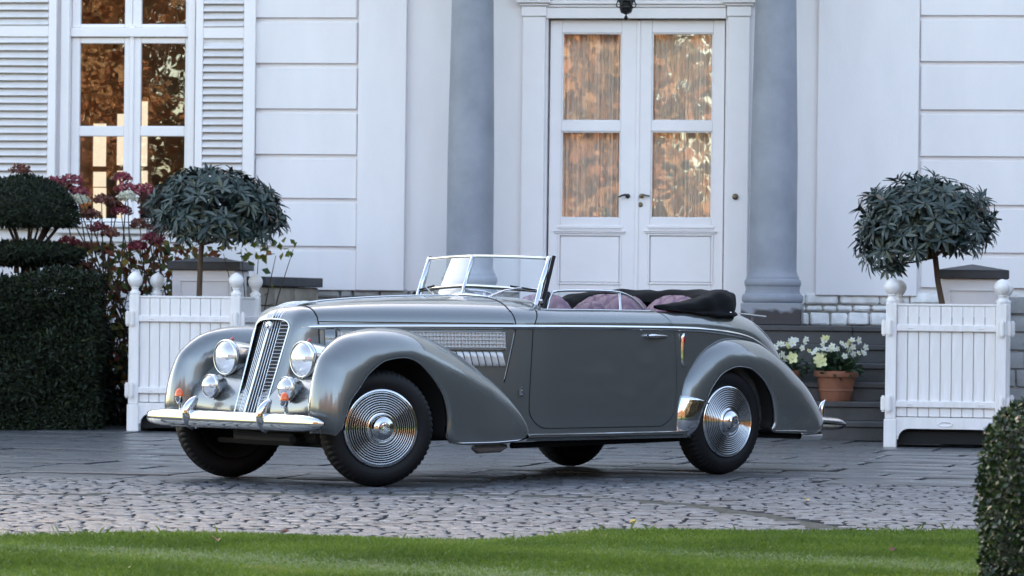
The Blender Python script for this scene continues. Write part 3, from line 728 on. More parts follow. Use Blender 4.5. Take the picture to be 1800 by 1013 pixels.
# ================================================================== PLANTS
def onept(V, F, mname): return npmesh('leaf_mass', V, F, mname)
def rhodo_tree(loc, crown, trunk, lab, seed, shape):
    global rng
    rng = np.random.default_rng(seed); random.seed(seed)
    t = thing('rhododendron_tree', lab, 'tree', loc, 0, 'standard rhododendrons in the planters')
    MB().tube(trunk, [.028, .026, .024, .024, .022][:len(trunk)], 10).obj('trunk', 'bark', t, True)
    top = Vector(trunk[-1]); C = Vector(crown[0]); R = crown[1]
    # whorl centres on the crown surface and a few inside
    W_ = []
    n = 520
    for i in range(n):
        d = rdir(1)[0]; k = shape(d, i)
        if k is None: continue
        rr = (1-.45*random.random()**2.6)*k
        W_.append((np.array([C.x+d[0]*R[0]*rr, C.y+d[1]*R[1]*rr, C.z+d[2]*R[2]*rr]), d))
    br = MB()
    for k in range(26):
        w, d = W_[k*len(W_)//26]; w = Vector(w); m = top.lerp(w, .45)+Vector((random.gauss(0, .04), random.gauss(0, .04), -.04))
        br.tube([top-Vector((0, 0, .05)), m, w], [.014, .009, .005], 6)
    br.obj('crown_branches', 'bark', t, True)
    Ps, Ds, Ns, Ls, Ws = [], [], [], [], []
    for w, d in W_:
        ax = np.array(d)*np.array([.8, .8, .55])+np.array([0, 0, .45])+rng.normal(0, .12, 3); ax /= np.linalg.norm(ax)
        u = np.cross(ax, [.3, .2, 1.]); u /= np.linalg.norm(u); v = np.cross(ax, u)
        m = rng.integers(7, 11); ph = rng.uniform(0, 6.28)
        droop = rng.uniform(-.3, .45)
        for j in range(m):
            a = ph+2*pi*j/m+rng.normal(0, .12); o = np.cos(a)*u+np.sin(a)*v
            dd = o+ax*(rng.normal(.12, .2)+droop)
            Ps.append(w+o*.008+ax*rng.normal(0, .008)); Ds.append(dd); Ns.append(ax-o*.2); L = rng.uniform(.085, .14); Ls.append(L); Ws.append(L*rng.uniform(.21, .28))
    P, D, N, L, Wd = (np.array(q) for q in (Ps, Ds, Ns, Ls, Ws))
    cam_ = np.array([0, 0, 1.08])-np.array(loc); cam_ /= np.linalg.norm(cam_)
    # the 300 leaves that show largest: nearest the viewer and facing out
    depth = ((P-np.array(C))/np.array(R)) @ cam_ + .35*np.abs(norm(N) @ cam_)
    order = np.argsort(-depth); big, rest = order[:300], order[300:]
    # one curved, folded leaf shared by the 300
    rows = []
    for s_, wv in ((0, .05), (.12, .45), (.35, .95), (.6, 1.), (.82, .62), (1, .03)):
        z = -.16*s_**2; rows.append([(s_, -.5*wv, z+.05*wv), (s_, 0, z-.02), (s_, .5*wv, z+.05*wv)])
    base = MB().grid(rows); variants = []
    for k in range(10):
        vm = MB(); vm.v = [(x, y, z*(1+.25*(k-4))) for x, y, z in base.v]; vm.f = base.f
        variants.append(vm.mesh('leaf', M['rhodo%d' % (k % 5)], True))
    Dn = norm(D); B = norm(np.cross(N, Dn)); Nn = np.cross(Dn, B)
    for i in big:
        o = link('leaf', variants[random.randrange(10)], t)
        o.matrix_local = Matrix(((Dn[i][0]*L[i], B[i][0]*Wd[i], Nn[i][0]*L[i]*.8, P[i][0]), (Dn[i][1]*L[i], B[i][1]*Wd[i], Nn[i][1]*L[i]*.8, P[i][1]), (Dn[i][2]*L[i], B[i][2]*Wd[i], Nn[i][2]*L[i]*.8, P[i][2]), (0, 0, 0, 1)))
    bv = np.array(base.v); bf = np.array(base.f); nb = len(bv); n = len(rest)
    V = P[rest][:, None]+Dn[rest][:, None]*(bv[None, :, 0:1]*L[rest][:, None, None])+B[rest][:, None]*(bv[None, :, 1:2]*Wd[rest][:, None, None])+Nn[rest][:, None]*(bv[None, :, 2:3]*L[rest][:, None, None]*.8)
    F = (bf[None]+(np.arange(n)*nb)[:, None, None]).reshape(-1, 4)
    o = link('crown', npmesh('crown', V.reshape(-1, 3), F, 'rhodo', True), t); o['kind'] = 'stuff'
for k, c in enumerate([(.016, .032, .027), (.028, .05, .043), (.046, .072, .062), (.065, .075, .04), (.07, .094, .08)]):
    M['rhodo%d' % k] = mat('rhododendron_leaf_tone', c, .34, var=.2, scale=20, trans=.06)
def shL(d, i):
    if d[2] < -.62: return None
    k = 1+.06*sin(i*1.7)+(.12 if d[0] > .6 and d[2] < 0 else 0)
    return k*(1 if d[2] > -.25 else .93)
def shR(d, i):
    if d[2] < -.55 and d[0] > -.35: return None
    k = 1+.1*sin(i*2.3)
    if d[0] < -.2 and d[2] < -.2: k *= 1.18
    if d[0] > .75 and d[2] < -.1: k *= .95
    return k
rhodo_tree(PL, ((.15, -.05, 1.95), (.58, .55, .37)), [(.02, 0, 1.0), (.03, 0, 1.25), (.035, .0, 1.5), (.05, 0, 1.72)], 'dense domed rhododendron tree on a thin stem in the left planter', 3, shL)
rhodo_tree(PR, ((-.22, -.05, 1.87), (.54, .52, .375)), [(-.03, 0, 1.0), (-.06, 0, 1.2), (-.10, 0, 1.4), (-.13, 0, 1.65)], 'ragged rhododendron tree on a leaning stem in the right planter', 11, shR)
rng = np.random.default_rng(21); random.seed(21)
def shell_leaves(P, Nrm, n, size, wr, mname, jit=.5):
    D = norm(Nrm*rng.uniform(-.1, .9, (n, 1))+rng.normal(0, .6, (n, 3))); N = norm(Nrm+rng.normal(0, jit, (n, 3)))
    L = size*rng.uniform(.6, 1.4, n); return leaves(P, D, N, L, L*wr)
# clipped yew hedge block on the left
def hedge_block(loc, sx, sy, h, lab, n):
    t = thing('clipped_hedge', lab, 'hedge', loc, radians(4))
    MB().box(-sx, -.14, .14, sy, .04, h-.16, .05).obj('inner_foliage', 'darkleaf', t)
    P, N = [], []
    for k in range(n):
        f = rng.random(); 
        if f < .62: q = (-sx*rng.random(), 0, h*rng.random()); m = (0, -1, 0)
        elif f < .8: q = (-sx*rng.random(), sy*rng.random(), h); m = (0, 0, 1)
        else: q = (0, sy*rng.random(), h*rng.random()); m = (1, 0, 0)
        P.append(q); N.append(m)
    P = np.array(P, float); N = np.array(N, float)
    lump = .035*np.sin(P[:, 0]*7+P[:, 2]*3)+.03*np.sin(P[:, 2]*9-P[:, 0]*4+1)
    P = P+N*(lump-np.abs(rng.normal(0, .05, n)))[:, None]+rng.normal(0, .012, (n, 3)); P[:, 2] = np.maximum(P[:, 2], .015)
    V, F = shell_leaves(P, N, n, .055, .32, 'yew')
    tag(link('hedge_foliage', npmesh('hedge_foliage', V, F, 'yew'), t), kind='stuff')
hedge_block((-3.70, 30.7, 0), 2.6, 2.4, 1.37, 'dark clipped box-shaped hedge at the left edge', 60000)
# tiered cloud topiary behind the hedge
tp = thing('tiered_topiary', 'dark tiered topiary with domed crown above the clipped hedge', 'topiary', (-4.53, 31.9, 0))
def dome(cx, cz, rx, rz, lo, n, nm):
    d = rdir(n); d[:, 2] = np.where(d[:, 2] < lo, lo+np.abs(rng.normal(0, .06, n)), d[:, 2]); 
    r = 1-np.abs(rng.normal(0, .07, n)); P = np.stack([cx+d[:, 0]*rx*r, d[:, 1]*rx*r, cz+d[:, 2]*rz*r], 1)
    V, F = shell_leaves(P, d, n, .045, .32, 'yew'); tag(link(nm, npmesh(nm, V, F, 'yew'), tp), kind='stuff')
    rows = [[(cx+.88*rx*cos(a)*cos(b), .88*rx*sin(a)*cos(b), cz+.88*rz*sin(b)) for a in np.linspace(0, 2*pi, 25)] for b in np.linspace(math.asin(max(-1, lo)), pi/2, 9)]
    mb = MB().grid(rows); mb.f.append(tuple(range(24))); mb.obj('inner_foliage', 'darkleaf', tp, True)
dome(.03, 1.90, .49, .40, -.12, 13000, 'dome_crown'); dome(.05, 1.57, .52, .12, -.7, 8000, 'disc_tier')
st = MB()
for k in range(16):
    a = random.uniform(0, 6.28); r = random.uniform(.1, .36)
    st.tube([(.05+.1*cos(a), .1*sin(a), 1.4), (.05+r*.6*cos(a), r*.6*sin(a), 1.68), (.05+r*1.2*cos(a), r*1.2*sin(a), 1.9)], [.016, .012, .008], 6)
st.tube([(.05, 0, 0), (.05, 0, 1.7)], .05, 8); st.obj('stems', 'branch', tp, True)
# near clipped round bush at the right edge
nb_ = thing('round_bush', 'clipped round boxwood bush in the right foreground', 'bush', (2.44, 13.9, 0))
n = 26000; a = rng.uniform(0, 2*pi, n); s_ = rng.random(n); R0, HB = .55, .80
def bprof(s): # s: 0 bottom .. 1 top centre
    q = np.minimum(1, s/.62); zz = q*(HB-.2); rr = R0*(.96+.04*np.sin(q*pi)); th = np.clip((s-.62)/.38, 0, 1)*pi/2
    rr = np.where(s > .62, R0*.96*np.cos(th)**.8, rr); zz = np.where(s > .62, HB-.2+.2*np.sin(th), zz); return rr, zz, th
r_, z_, th = bprof(s_); Nn = np.stack([np.cos(a)*np.cos(th), np.sin(a)*np.cos(th), np.sin(th)], 1)
P = np.stack([r_*np.cos(a), r_*np.sin(a), z_], 1)+Nn*(-np.abs(rng.normal(0, .03, n))+.012*np.sin(a*9+z_*14))[:, None]
V, F = shell_leaves(P, Nn, n, .026, .55, 'box', .55); tag(link('bush_foliage', npmesh('bush_foliage', V, F, 'box'), nb_), kind='stuff')
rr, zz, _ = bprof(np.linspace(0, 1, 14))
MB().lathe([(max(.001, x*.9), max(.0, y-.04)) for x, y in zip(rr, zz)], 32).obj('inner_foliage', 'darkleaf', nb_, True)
# hydrangea between hedge and planter
hy = thing('hydrangea_bush', 'leggy hydrangea with faded red flower heads below the window', 'bush', (-3.55, 32.4, 0))
def hpix(px, py, D):
    d = PX(px, py); return Vector((d.x*D, D, 1.083+d.z*D))-hy.location
heads = [(35, 300, 'b'), (92, 322, 'r'), (124, 318, 'r'), (138, 338, 'r'), (138, 352, 'w'), (216, 313, 'r'), (222, 333, 'r'), (224, 348, 'w'), (178, 352, 'b'), (198, 356, 'b'), (150, 436, 'b'), (252, 336, 'r'), (262, 372, 'r'), (268, 420, 'r'), (277, 427, 'r'), (240, 434, 'r'), (172, 402, 'r'), (192, 412, 'b'), (182, 440, 'b'), (245, 395, 'b'), (120, 428, 'r'), (225, 508, 'b'), (110, 330, 'b'), (282, 398, 'r'), (148, 470, 'b'), (212, 372, 'r'), (258, 352, 'b'), (160, 380, 'b')]
stems = MB()
for (px, py, c) in heads:
    D = random.uniform(32.0, 32.6); p = hpix(px, py, D); n = 170; d = rdir(n); d[:, 2] = np.abs(d[:, 2])*1.0-.25
    R_ = random.uniform(.075, .115); Pp = np.array(p)+d*np.array([R_, R_, R_*.75])*rng.uniform(.75, 1, (n, 1))
    V, F = leaves(Pp, norm(rng.normal(0, 1, (n, 3))), norm(d+rng.normal(0, .3, (n, 3))), np.full(n, .034), np.full(n, .032))
    link('flower_head', npmesh('flower_head', V, F, {'r': 'bloomred', 'b': 'bloombrown', 'w': 'bloomwhite'}[c]), hy)
    b0 = Vector((random.uniform(-.45, .75)-.1, random.uniform(-.2, .1), 0)); m = b0.lerp(p, .5)+Vector((random.gauss(0, .07), 0, .05))
    stems.tube([b0, m, p.lerp(m, .3), p], [.011, .008, .006, .004], 5)
for k in range(64):
    b0 = Vector((random.uniform(-.5, .8), random.uniform(-.2, .2), 0)); e = b0+Vector((random.gauss(0, .35), random.gauss(0, .1), random.uniform(.7, 1.55)))
    m = b0.lerp(e, .5)+Vector((random.gauss(0, .12), 0, 0)); stems.tube([b0, m, e], [.009, .006, .003], 5)
stems.obj('stems', 'branch', hy, True)
n = 1250; u = rng.random(n); P = np.stack([rng.normal(.05, .46, n), rng.normal(0, .14, n), .35+1.35*u**.8], 1)
V, F = leaves(P, norm(rng.normal(0, 1, (n, 3))+[0, 0, -.4]), norm(rng.normal(0, .6, (n, 3))+[0, -.6, .6]), rng.uniform(.06, .13, n), rng.uniform(.04, .08, n))
tag(link('leaves', npmesh('leaves', V, F, 'hydleaf'), hy), kind='stuff')
n = 160; P = np.stack([rng.uniform(.55, 1.25, n), rng.normal(0, .1, n), 1.45+rng.normal(0, .07, n)], 1)
# low dark undergrowth at its foot
n = 2600; P = np.stack([rng.uniform(-.7, .95, n), rng.uniform(-.35, .25, n), np.abs(rng.normal(0, .35, n))], 1)
V, F = leaves(P, norm(rng.normal(0, 1, (n, 3))), norm(rng.normal(0, .6, (n, 3))+[0, -.4, .6]), rng.uniform(.05, .1, n), rng.uniform(.03, .05, n))
tag(link('undergrowth', npmesh('undergrowth', V, F, 'yew')), 'dark low leaves at the foot of the hydrangea stems', 'undergrowth', kind='stuff').location = hy.location
# small leafy shoot behind the left planter tree
sh = thing('leafy_shoot', 'yellow-green leafy shoot above the dark cap of the left pier', 'plant', (-2.5, 31.75, 0))
q = MB()
for k in range(5):
    q.tube([(-.1+.05*k, 0, 0), (-.05+.1*k, 0, 1.2), (-.15+.16*k, -.03, 1.6+.05*sin(k*2))], [.008, .006, .003], 5)
q.obj('stems', 'branch', sh, True)
n = 36; P = np.stack([rng.uniform(-.2, .5, n), rng.normal(0, .05, n), 1.56+rng.uniform(-.02, .2, n)], 1)
V, F = leaves(P, norm(rng.normal(0, 1, (n, 3))+[0, 0, -.5]), norm(rng.normal(0, .5, (n, 3))+[0, -.8, .4]), rng.uniform(.06, .1, n), rng.uniform(.045, .07, n))
M['limeleaf'] = ramp_island('lime_leaf', [(0, (.08, .12, .02)), (.6, (.16, .18, .03)), (1, (.28, .24, .05))], .5, .3)
tag(link('leaves', npmesh('leaves', V, F, 'limeleaf'), sh), kind='stuff')

# flower pots on the second step
def pot(loc, lab, seed, scale=1):
    r = np.random.default_rng(seed); p = thing('flower_pot', lab, 'flower pot', loc, 0, 'terracotta pots of white hellebores on the steps')
    b = MB().lathe([(.001, 0), (.128, 0), (.135, .012), (.15, .085), (.156, .09), (.156, .105), (.153, .11), (.17, .205), (.172, .212), (.196, .216), (.2, .225), (.2, .262), (.195, .27), (.182, .27), (.178, .24), (.001, .235)], 40)
    b.obj('pot', 'terracotta', p, True, 35)
    n = 330; d = norm(r.normal(size=(n, 3))); d[:, 2] = np.abs(d[:, 2]); P = np.array([0, 0, .24])+d*np.array([.25, .2, .2])*r.uniform(.35, 1, (n, 1))
    V, F = leaves(P, norm(d+r.normal(0, .6, (n, 3))), norm(r.normal(0, .4, (n, 3))+[0, -.3, 1]), r.uniform(.06, .11, n), r.uniform(.025, .04, n))
    tag(link('foliage', npmesh('foliage', V, F, 'hellleaf'), p), kind='stuff')
    st = MB()
    def flower(c, f, R, mname):
        c = np.array(c); f = np.array(f)/np.linalg.norm(f); u = np.cross(f, [0, 0, 1.]); u /= np.linalg.norm(u); v = np.cross(u, f); mb = MB()
        for k in range(5):
            a = k*2*pi/5+r.uniform(-.1, .1); o = np.cos(a)*u+np.sin(a)*v; s = -np.sin(a)*u+np.cos(a)*v
            mb.grid([[c+f*0-o*.0-s*.12*R, c+f*.0, c+s*.12*R], [c+o*R*.5+f*R*.18-s*R*.42, c+o*R*.5+f*R*.1, c+o*R*.5+f*R*.18+s*R*.42], [c+o*R+f*R*.38-s*R*.2, c+o*R*1.06+f*R*.32, c+o*R+f*R*.38+s*R*.2]])
        fl = mb.obj('flower', mname, p, True)
        s2 = MB(); s2.lathe([(.001, .012), (.008, .01), (.01, 0)], 8); 
        T = Matrix.Translation(c+f*.004) @ Vector(f).to_track_quat('Z', 'Y').to_matrix().to_4x4(); s2.xf(T); s2.obj('stamens', 'petalyellow', fl, True)
        st.tube([(c[0]*.3, c[1]*.3, .24), (c[0]*.8, c[1]*.8, c[2]-.06), tuple(c-f*.004)], [.004, .003, .002], 5)
    for k in range(30):
        a = r.uniform(-pi, 0)+0; rad = r.uniform(.08, .27); side = np.sign(np.cos(a)); 
        x = rad*np.cos(a)*1.05; c = (x, -abs(np.sin(a))*rad*.7, .36+r.uniform(0, .16)+.05*abs(np.cos(a)))
        flower(c, (np.cos(a)*.6+r.normal(0, .3), -1+r.normal(0, .3), .35+r.normal(0, .3)), r.uniform(.024, .036), 'petalwhite' if r.random() < .85 else 'petalyellow')
    for k in range(3 if seed == 5 else 6):
        x = -.2+r.normal(0, .04) if seed == 5 else r.uniform(-.2, .2)
        flower((x, -.2+r.normal(0, .02), .38+r.normal(0, .05)), (r.normal(0, .2)-.1, -1, .25), .05, 'petalyellow')
    st.obj('stems', 'hellleaf', p)
zt2_ = 2/6
pot((2.90, 30.92, zt2_), 'terracotta pot of white hellebores standing clear of the car on a step', 5)
pot((2.38, 30.95, zt2_), 'terracotta pot of white and yellow hellebores half hidden by the car tail', 8)

# hanging lantern of the portico
d_ = PX(1100, 20)*32.55; lt_ = thing('hanging_lantern', 'black iron lantern with clear glass hanging before the door', 'lantern', (d_.x, 32.55, 0))
zl = 1.083+PX(1100, 36).z*32.55
MB().lathe([(.001, 0), (.012, .006), (.02, .02), (.016, .032), (.008, .04), (.008, .055), (.03, .062), (.05, .072), (.055, .085), (.062, .11), (.072, .118), (.072, .128), (.06, .135), (.065, .165), (.085, .18), (.085, .19), (.001, .19)], 24, (0, 0, zl)).obj('lantern_base', 'iron', lt_, True, 40)
q = MB()
for k in range(6):
    a = k*pi/3; q.tube([(.07*cos(a), .07*sin(a), zl+.12), (.088*cos(a), .088*sin(a), zl+.13), (.093*cos(a), .093*sin(a), zl+.15), (.082*cos(a), .082*sin(a), zl+.168), (.08*cos(a), .08*sin(a), zl+.19), (.12*cos(a), .12*sin(a), zl+.28), (.15*cos(a), .15*sin(a), zl+.42), (.155*cos(a), .155*sin(a), zl+.5)], .006, 6)
q.obj('lantern_frame', 'iron', lt_, True)
MB().lathe([(.075, .19), (.115, .28), (.145, .42), (.15, .5)], 32, (0, 0, zl)).obj('glass_globe', 'wsglass', lt_, True)
MB().lathe([(.16, .5), (.16, .52), (.1, .6), (.02, .66), (.008, .7)], 24, (0, 0, zl)).obj('lantern_roof', 'iron', lt_, True, 40)
MB().tube([(0, 0, zl+.69), (0, 0, 5.76)], .006, 6).obj('chain', 'iron', lt_)
MB().tube([(0, 0, zl+.19), (0, 0, zl+.36)], .014, 8).obj('candle', 'bloomwhite', lt_)

# autumn wood behind the viewer (seen in the window panes and the chrome)
Vs, Fs, o_ = [], [], 0; tk = MB()
for k in range(34):
    x = -46+k*2.7+random.uniform(-1, 1); y = -24+random.uniform(-7, 5)+(.12*abs(x)); h = random.uniform(9, 15); r = random.uniform(2.2, 3.6)
    n = 8500; d = rdir(n); P = np.stack([x+d[:, 0]*r, y+d[:, 1]*r, h*.52+d[:, 2]*h*.46], 1)*1.0+rng.normal(0, .35, (n, 3))
    P[:, 0] += .5*np.sin(P[:, 2]*2+k); P[:, 2] = np.maximum(P[:, 2], .3)
    V, F = leaves(P, rdir(n), rdir(n), rng.uniform(.22, .44, n), rng.uniform(.16, .3, n)); Vs.append(V); Fs.append(F+o_); o_ += len(V)
    tk.tube([(x, y, 0), (x+.2, y, h*.4), (x-.1, y, h*.8)], [.28, .18, .06], 8)
tag(link('autumn_wood', npmesh('autumn_wood', np.concatenate(Vs), np.concatenate(Fs), 'autumn')), 'brown and gold autumn wood reflected in the window panes', 'wood', kind='stuff')
Vs, Fs, o_ = [], [], 0  # unseen hedge outside the view, added for neutral dark reflections in the car flank
for k in range(24):
    y = 3+k*1.6+random.uniform(-.6, .6); x = 15.5+random.uniform(-1.5, 1.5); h = random.uniform(5.2, 7); r = random.uniform(1.9, 2.4)
    n = 3600; d = rdir(n); P = np.stack([x+d[:, 0]*r, y+d[:, 1]*r, h*.5+d[:, 2]*h*.5], 1)+rng.normal(0, .2, (n, 3)); P[:, 2] = np.maximum(P[:, 2], .1)
    V, F = leaves(P, rdir(n), rdir(n), rng.uniform(.3, .6, n), rng.uniform(.25, .45, n)); Vs.append(V); Fs.append(F+o_); o_ += len(V)
M['beech'] = ramp_island('beech_leaf', [(0, (.15, .125, .095)), (.6, (.21, .175, .135)), (1, (.20, .185, .13))], .8, .1, .1)
tag(link('added_beech_screen', npmesh('added_beech_screen', np.concatenate(Vs), np.concatenate(Fs), 'beech')), 'unseen brown beech screen added at the right for dark reflections in the car flank', 'hedge', kind='stuff')
tk.obj('wood_trunks', 'bark'); tag(bpy.data.objects['wood_trunks'], 'bare trunks of the autumn wood behind the lawn', 'tree trunks', kind='stuff')
#CARHERE
# ================================================================== CAR (local frame: x forward, y to the car's left, z up)
CX, CY, CA = .9213, 24.119, 3.90817
car = thing('vintage_convertible', 'grey vintage convertible with chrome trim and folded black top parked before the steps', 'car', (CX, CY, 0), CA)
WB = 3.12; HX = 3.215
KX = [-1.07, -1.02, -.94, -.83, -.70, -.53, -.32, -.1, .2, .5, 1.0, 1.4, 1.7, 1.9, 2.2, 2.6, 2.9, 3.1, 3.25, 3.42]
KW = [.30, .40, .47, .54, .60, .655, .70, .725, .742, .75, .752, .745, .735, .70, .615, .495, .39, .315, .25, .19]
KB = [.42, .50, .62, .72, .80, .87, .93, .965, .988, .995, .997, .997, .997, .997, .996, .993, .99, .988, .985, .98]
KT = [.46, .58, .76, .92, 1.03, 1.11, 1.15, 1.175, 1.19, 1.19, 1.19, 1.19, 1.195, 1.193, 1.188, 1.172, 1.152, 1.132, 1.115, 1.085]
KZ = [.33, .32, .31, .30, .30, .30, .30, .30, .30, .30, .30, .30, .30, .30, .32, .40, .46, .46, .46, .45]
def BW(x): return cat_interp(KX, KW, x)
def BB(x): return cat_interp(KX, KB, x)
def BT(x): return cat_interp(KX, KT, x)
def BZ(x): return cat_interp(KX, KZ, x)
def side_y(x, z, off=0):
    """half width of the body side at height z (below the belt)"""
    w, b, lo = BW(x), BB(x), BZ(x); t = (b-z)/max(.05, b-lo)
    return w+.028*sin(min(1, max(0, t))*pi*.62)+off
def shoulder(x, y):
    w, b, t = BW(x), BB(x), BT(x); q = min(1, abs(y)/w); return b+(t-b)*(1-q**3.4)**.46
NL, NU = 9, 15
def half(x, ymin=0):
    pts = []
    w, b, lo = BW(x), BB(x), BZ(x)
    for i in range(NL): z = lo+(b-lo)*i/NL; pts.append((side_y(x, z), z))
    for i in range(NU+1):
        a = i/NU*pi/2; q = cos(a)**.62 if i < NU else 0
        y = max(ymin, w*q); pts.append((y, shoulder(x, y)))
    return pts
def shell(name, xs, m='paint', off=0, full=True, ext=True):
    rows = []
    for x in xs:
        h = half(x); rows.append([(x, y+ (off if 0 else 0), z) for y, z in h]+[(x, -y, z) for y, z in reversed(h[:-1])])
    return rows
# body: cowl and nose section, cabin sides, tail
mb = MB(); mb.grid(shell('b', np.linspace(1.60, HX, 28)))
body = mb.obj('body', 'paint', car, True, 60)
mb = MB(); xs_t = list(np.linspace(-.12, -1.07, 24)); rows = shell('t', xs_t); mb.grid(rows)
c = [(-1.09, y*.8, z*.97+.012) for x, y, z in rows[-1]]; mb.grid([rows[-1], c]); o = len(mb.v)-len(c); mb.f.append(tuple(range(o, o+len(c))))
tail = mb.obj('tail_body', 'paint', car, True, 60)
# cabin sides: outer skin up to the door top, rolled over and down inside
for s in (1, -1):
    rows = []
    for x in np.linspace(1.62, -.13, 30):
        w = BW(x); r = []
        for i in range(NL): z = .30+(BB(x)-.30)*i/NL; r.append((x, s*side_y(x, z), z))
        for q in (1, .995, .985, .97, .955, .94, .925): r.append((x, s*w*q, shoulder(x, w*q)))
        zt = shoulder(x, w*.925); r += [(x, s*(w*.915), zt+.006), (x, s*(w*.895), zt+.006), (x, s*(w*.88), zt-.004), (x, s*(w*.87), zt-.06), (x, s*(w*.86), .42)]
        rows.append(r)
    MB().grid(rows).obj('cabin_side', 'paint', car, True, 60)
# --- door skins standing just proud of the cabin side, rounded lower corners
def xfront(z): return float(np.interp(z, [.33, .46, .60, .80, 1.0, 1.1], [1.80, 1.832, 1.826, 1.806, 1.783, 1.712]))
def xrear(z): return float(np.interp(z, [.33, .45, .7, .95, 1.03, 1.08, 1.105], [.55, .503, .485, .490, .512, .555, .605]))
def door_xlim(z):
    f, r = xfront(z), xrear(z); zb = .343; R1, R2 = .11, .12
    if z < zb+R1: t = (zb+R1-z)/R1; f -= R1*(1-sqrt(max(0, 1-t*t)))
    if z < zb+R2: t = (zb+R2-z)/R2; r += R2*(1-sqrt(max(0, 1-t*t)))
    return f, r
def surf(x, z, s, off):
    """point on the body flank at (x,z), pushed outwards"""
    if z <= BB(x): return (x, s*(side_y(x, z)+off), z)
    w, b, t = BW(x), BB(x), BT(x); k = min(1, (z-b)/(t-b)); q = (1-k**(1/.46))**(1/3.4); y = w*q
    n = Vector((1, k*1.1)).normalized(); return (x, s*(y+off*n.x), z+off*n.y)
ZD = [.343, .346, .352, .362, .376, .395, .42, .455, .5, .56, .62, .69, .76, .83, .9, .96, .995, 1.02, 1.045, 1.065, 1.082, 1.095, 1.103]
for s in (1, -1):
    rows = []
    for z in ZD:
        f, r = door_xlim(z); rows.append([surf(f+(r-f)*t, z, s, .004) for t in np.linspace(0, 1, 18)])
    dm = MB().grid(rows)
    edge = [r[0] for r in rows]+rows[-1][1:]+[r[-1] for r in rows[::-1]][1:]+rows[0][::-1][1:]
    inn = [(x, y-s*.012, z) for x, y, z in edge]; dm.grid([edge, inn])
    door = dm.obj('door', 'paint', car, True, 45)
    gap = [r[0] for r in rows[::-1]]+rows[0][1:]+[r[-1] for r in rows][1:]
    MB().tube([(x, y-s*.0035, z) for x, y, z in gap], .0042, 6).obj('door_gap', 'seam', car, True)
    tr = [surf(x, 1.103, s, .006) for x in np.linspace(1.705, .62, 24)]
    MB().tube([(x, y-s*.008, z+.004) for x, y, z in tr], .006, 8).obj('waist_trim', 'chrome', door, True)
    if s == 1:
        h = MB(); y = side_y(.68, .943)+.004
        h.tube([(.785, y, .9435), (.78, y+.022, .9435)], .012, 10); h.lathe([(.001, .026), (.010, .024), (.013, .018), (.012, .0)], 12, (.782, y, .9435), 'Y')
        h.tube([(.765, y+.018, .9435), (.745, y+.028, .9435), (.70, y+.026, .943), (.64, y+.018, .943), (.59, y+.01, .943), (.567, y+.006, .943)], [.009, .013, .013, .010, .006, .002], 10)
        h.obj('door_handle', 'chrome', door, True, 50)
# --- belt moulding: tapering chrome strip from nose to tail
for s in (1, -1):
    rows = []
    segs = [(3.30, 2.02), ]
    xsb = list(np.linspace(3.33, .1, 60))+list(np.linspace(.05, -.62, 22))
    for x in xsb:
        zc = BB(x)-.002 if x > .2 else BB(x)-.002
        tip = min(1, max(0, (3.33-x)/.10))**.5; end = min(1, max(0, (x+.64)/.3))**.7
        k = max(.03, tip*end); w = side_y(x, zc)
        hh = .0175*k; dd = .016*max(.3, k)
        rows.append([(x, s*(w-.004), zc+hh), (x, s*(w+dd*.6), zc+hh*.8), (x, s*(w+dd), zc+hh*.1), (x, s*(w+dd*.75), zc-hh*.6), (x, s*(w-.004), zc-hh)])
    m_ = MB().grid(rows).obj('belt_moulding', 'chrome', car, True)
    MB().tube([(x, s*(side_y(x, .99)+.0), 1.018) for x in np.linspace(HX, 1.93, 30)], .003, 6).obj('hood_edge_seam', 'seam', car, True)
# --- hood: seams, centre hinge, louvres
def hood_line(xz, s, off=.0015): return [surf(x, z, s, off) for x, z in xz]
for s in (1, -1):
    cut = [(1.915, z) for z in np.linspace(1.10, .99, 5)]+[(1.913+ (0.99-z)*.28, z) for z in np.linspace(.98, .64, 14)]
    MB().tube(hood_line(cut, s, .0), .0045, 6).obj('hood_gap', 'seam', car, True)
    MB().tube([(x+.006, y+s*.001, z) for x, y, z in hood_line(cut[5:], s, .0)], .0009, 6).obj('hood_edge_highlight', 'chrome', car, True)  # thin chrome line drawing the highlight along the hood cut
    arc = [(1.915-.13*(1-y/.62), s*y, shoulder(1.915-.13*(1-y/.62), y)+.0005) for y in np.linspace(.645, .03, 22)]
    MB().tube(arc, .0042, 6).obj('hood_gap', 'seam', car, True)
    fr = [(HX, z) for z in np.linspace(.62, 1.0, 10)]
    MB().tube(hood_line(fr, s, .001)+[(HX, s*y, shoulder(HX, y)+.001) for y in np.linspace(.25, .03, 14)], .0042, 6).obj('hood_gap', 'seam', car, True)
MB().tube([(x, 0, BT(x)+.003) for x in np.linspace(1.78, HX, 22)], .0065, 8).obj('hood_hinge', 'chrome', car, True)
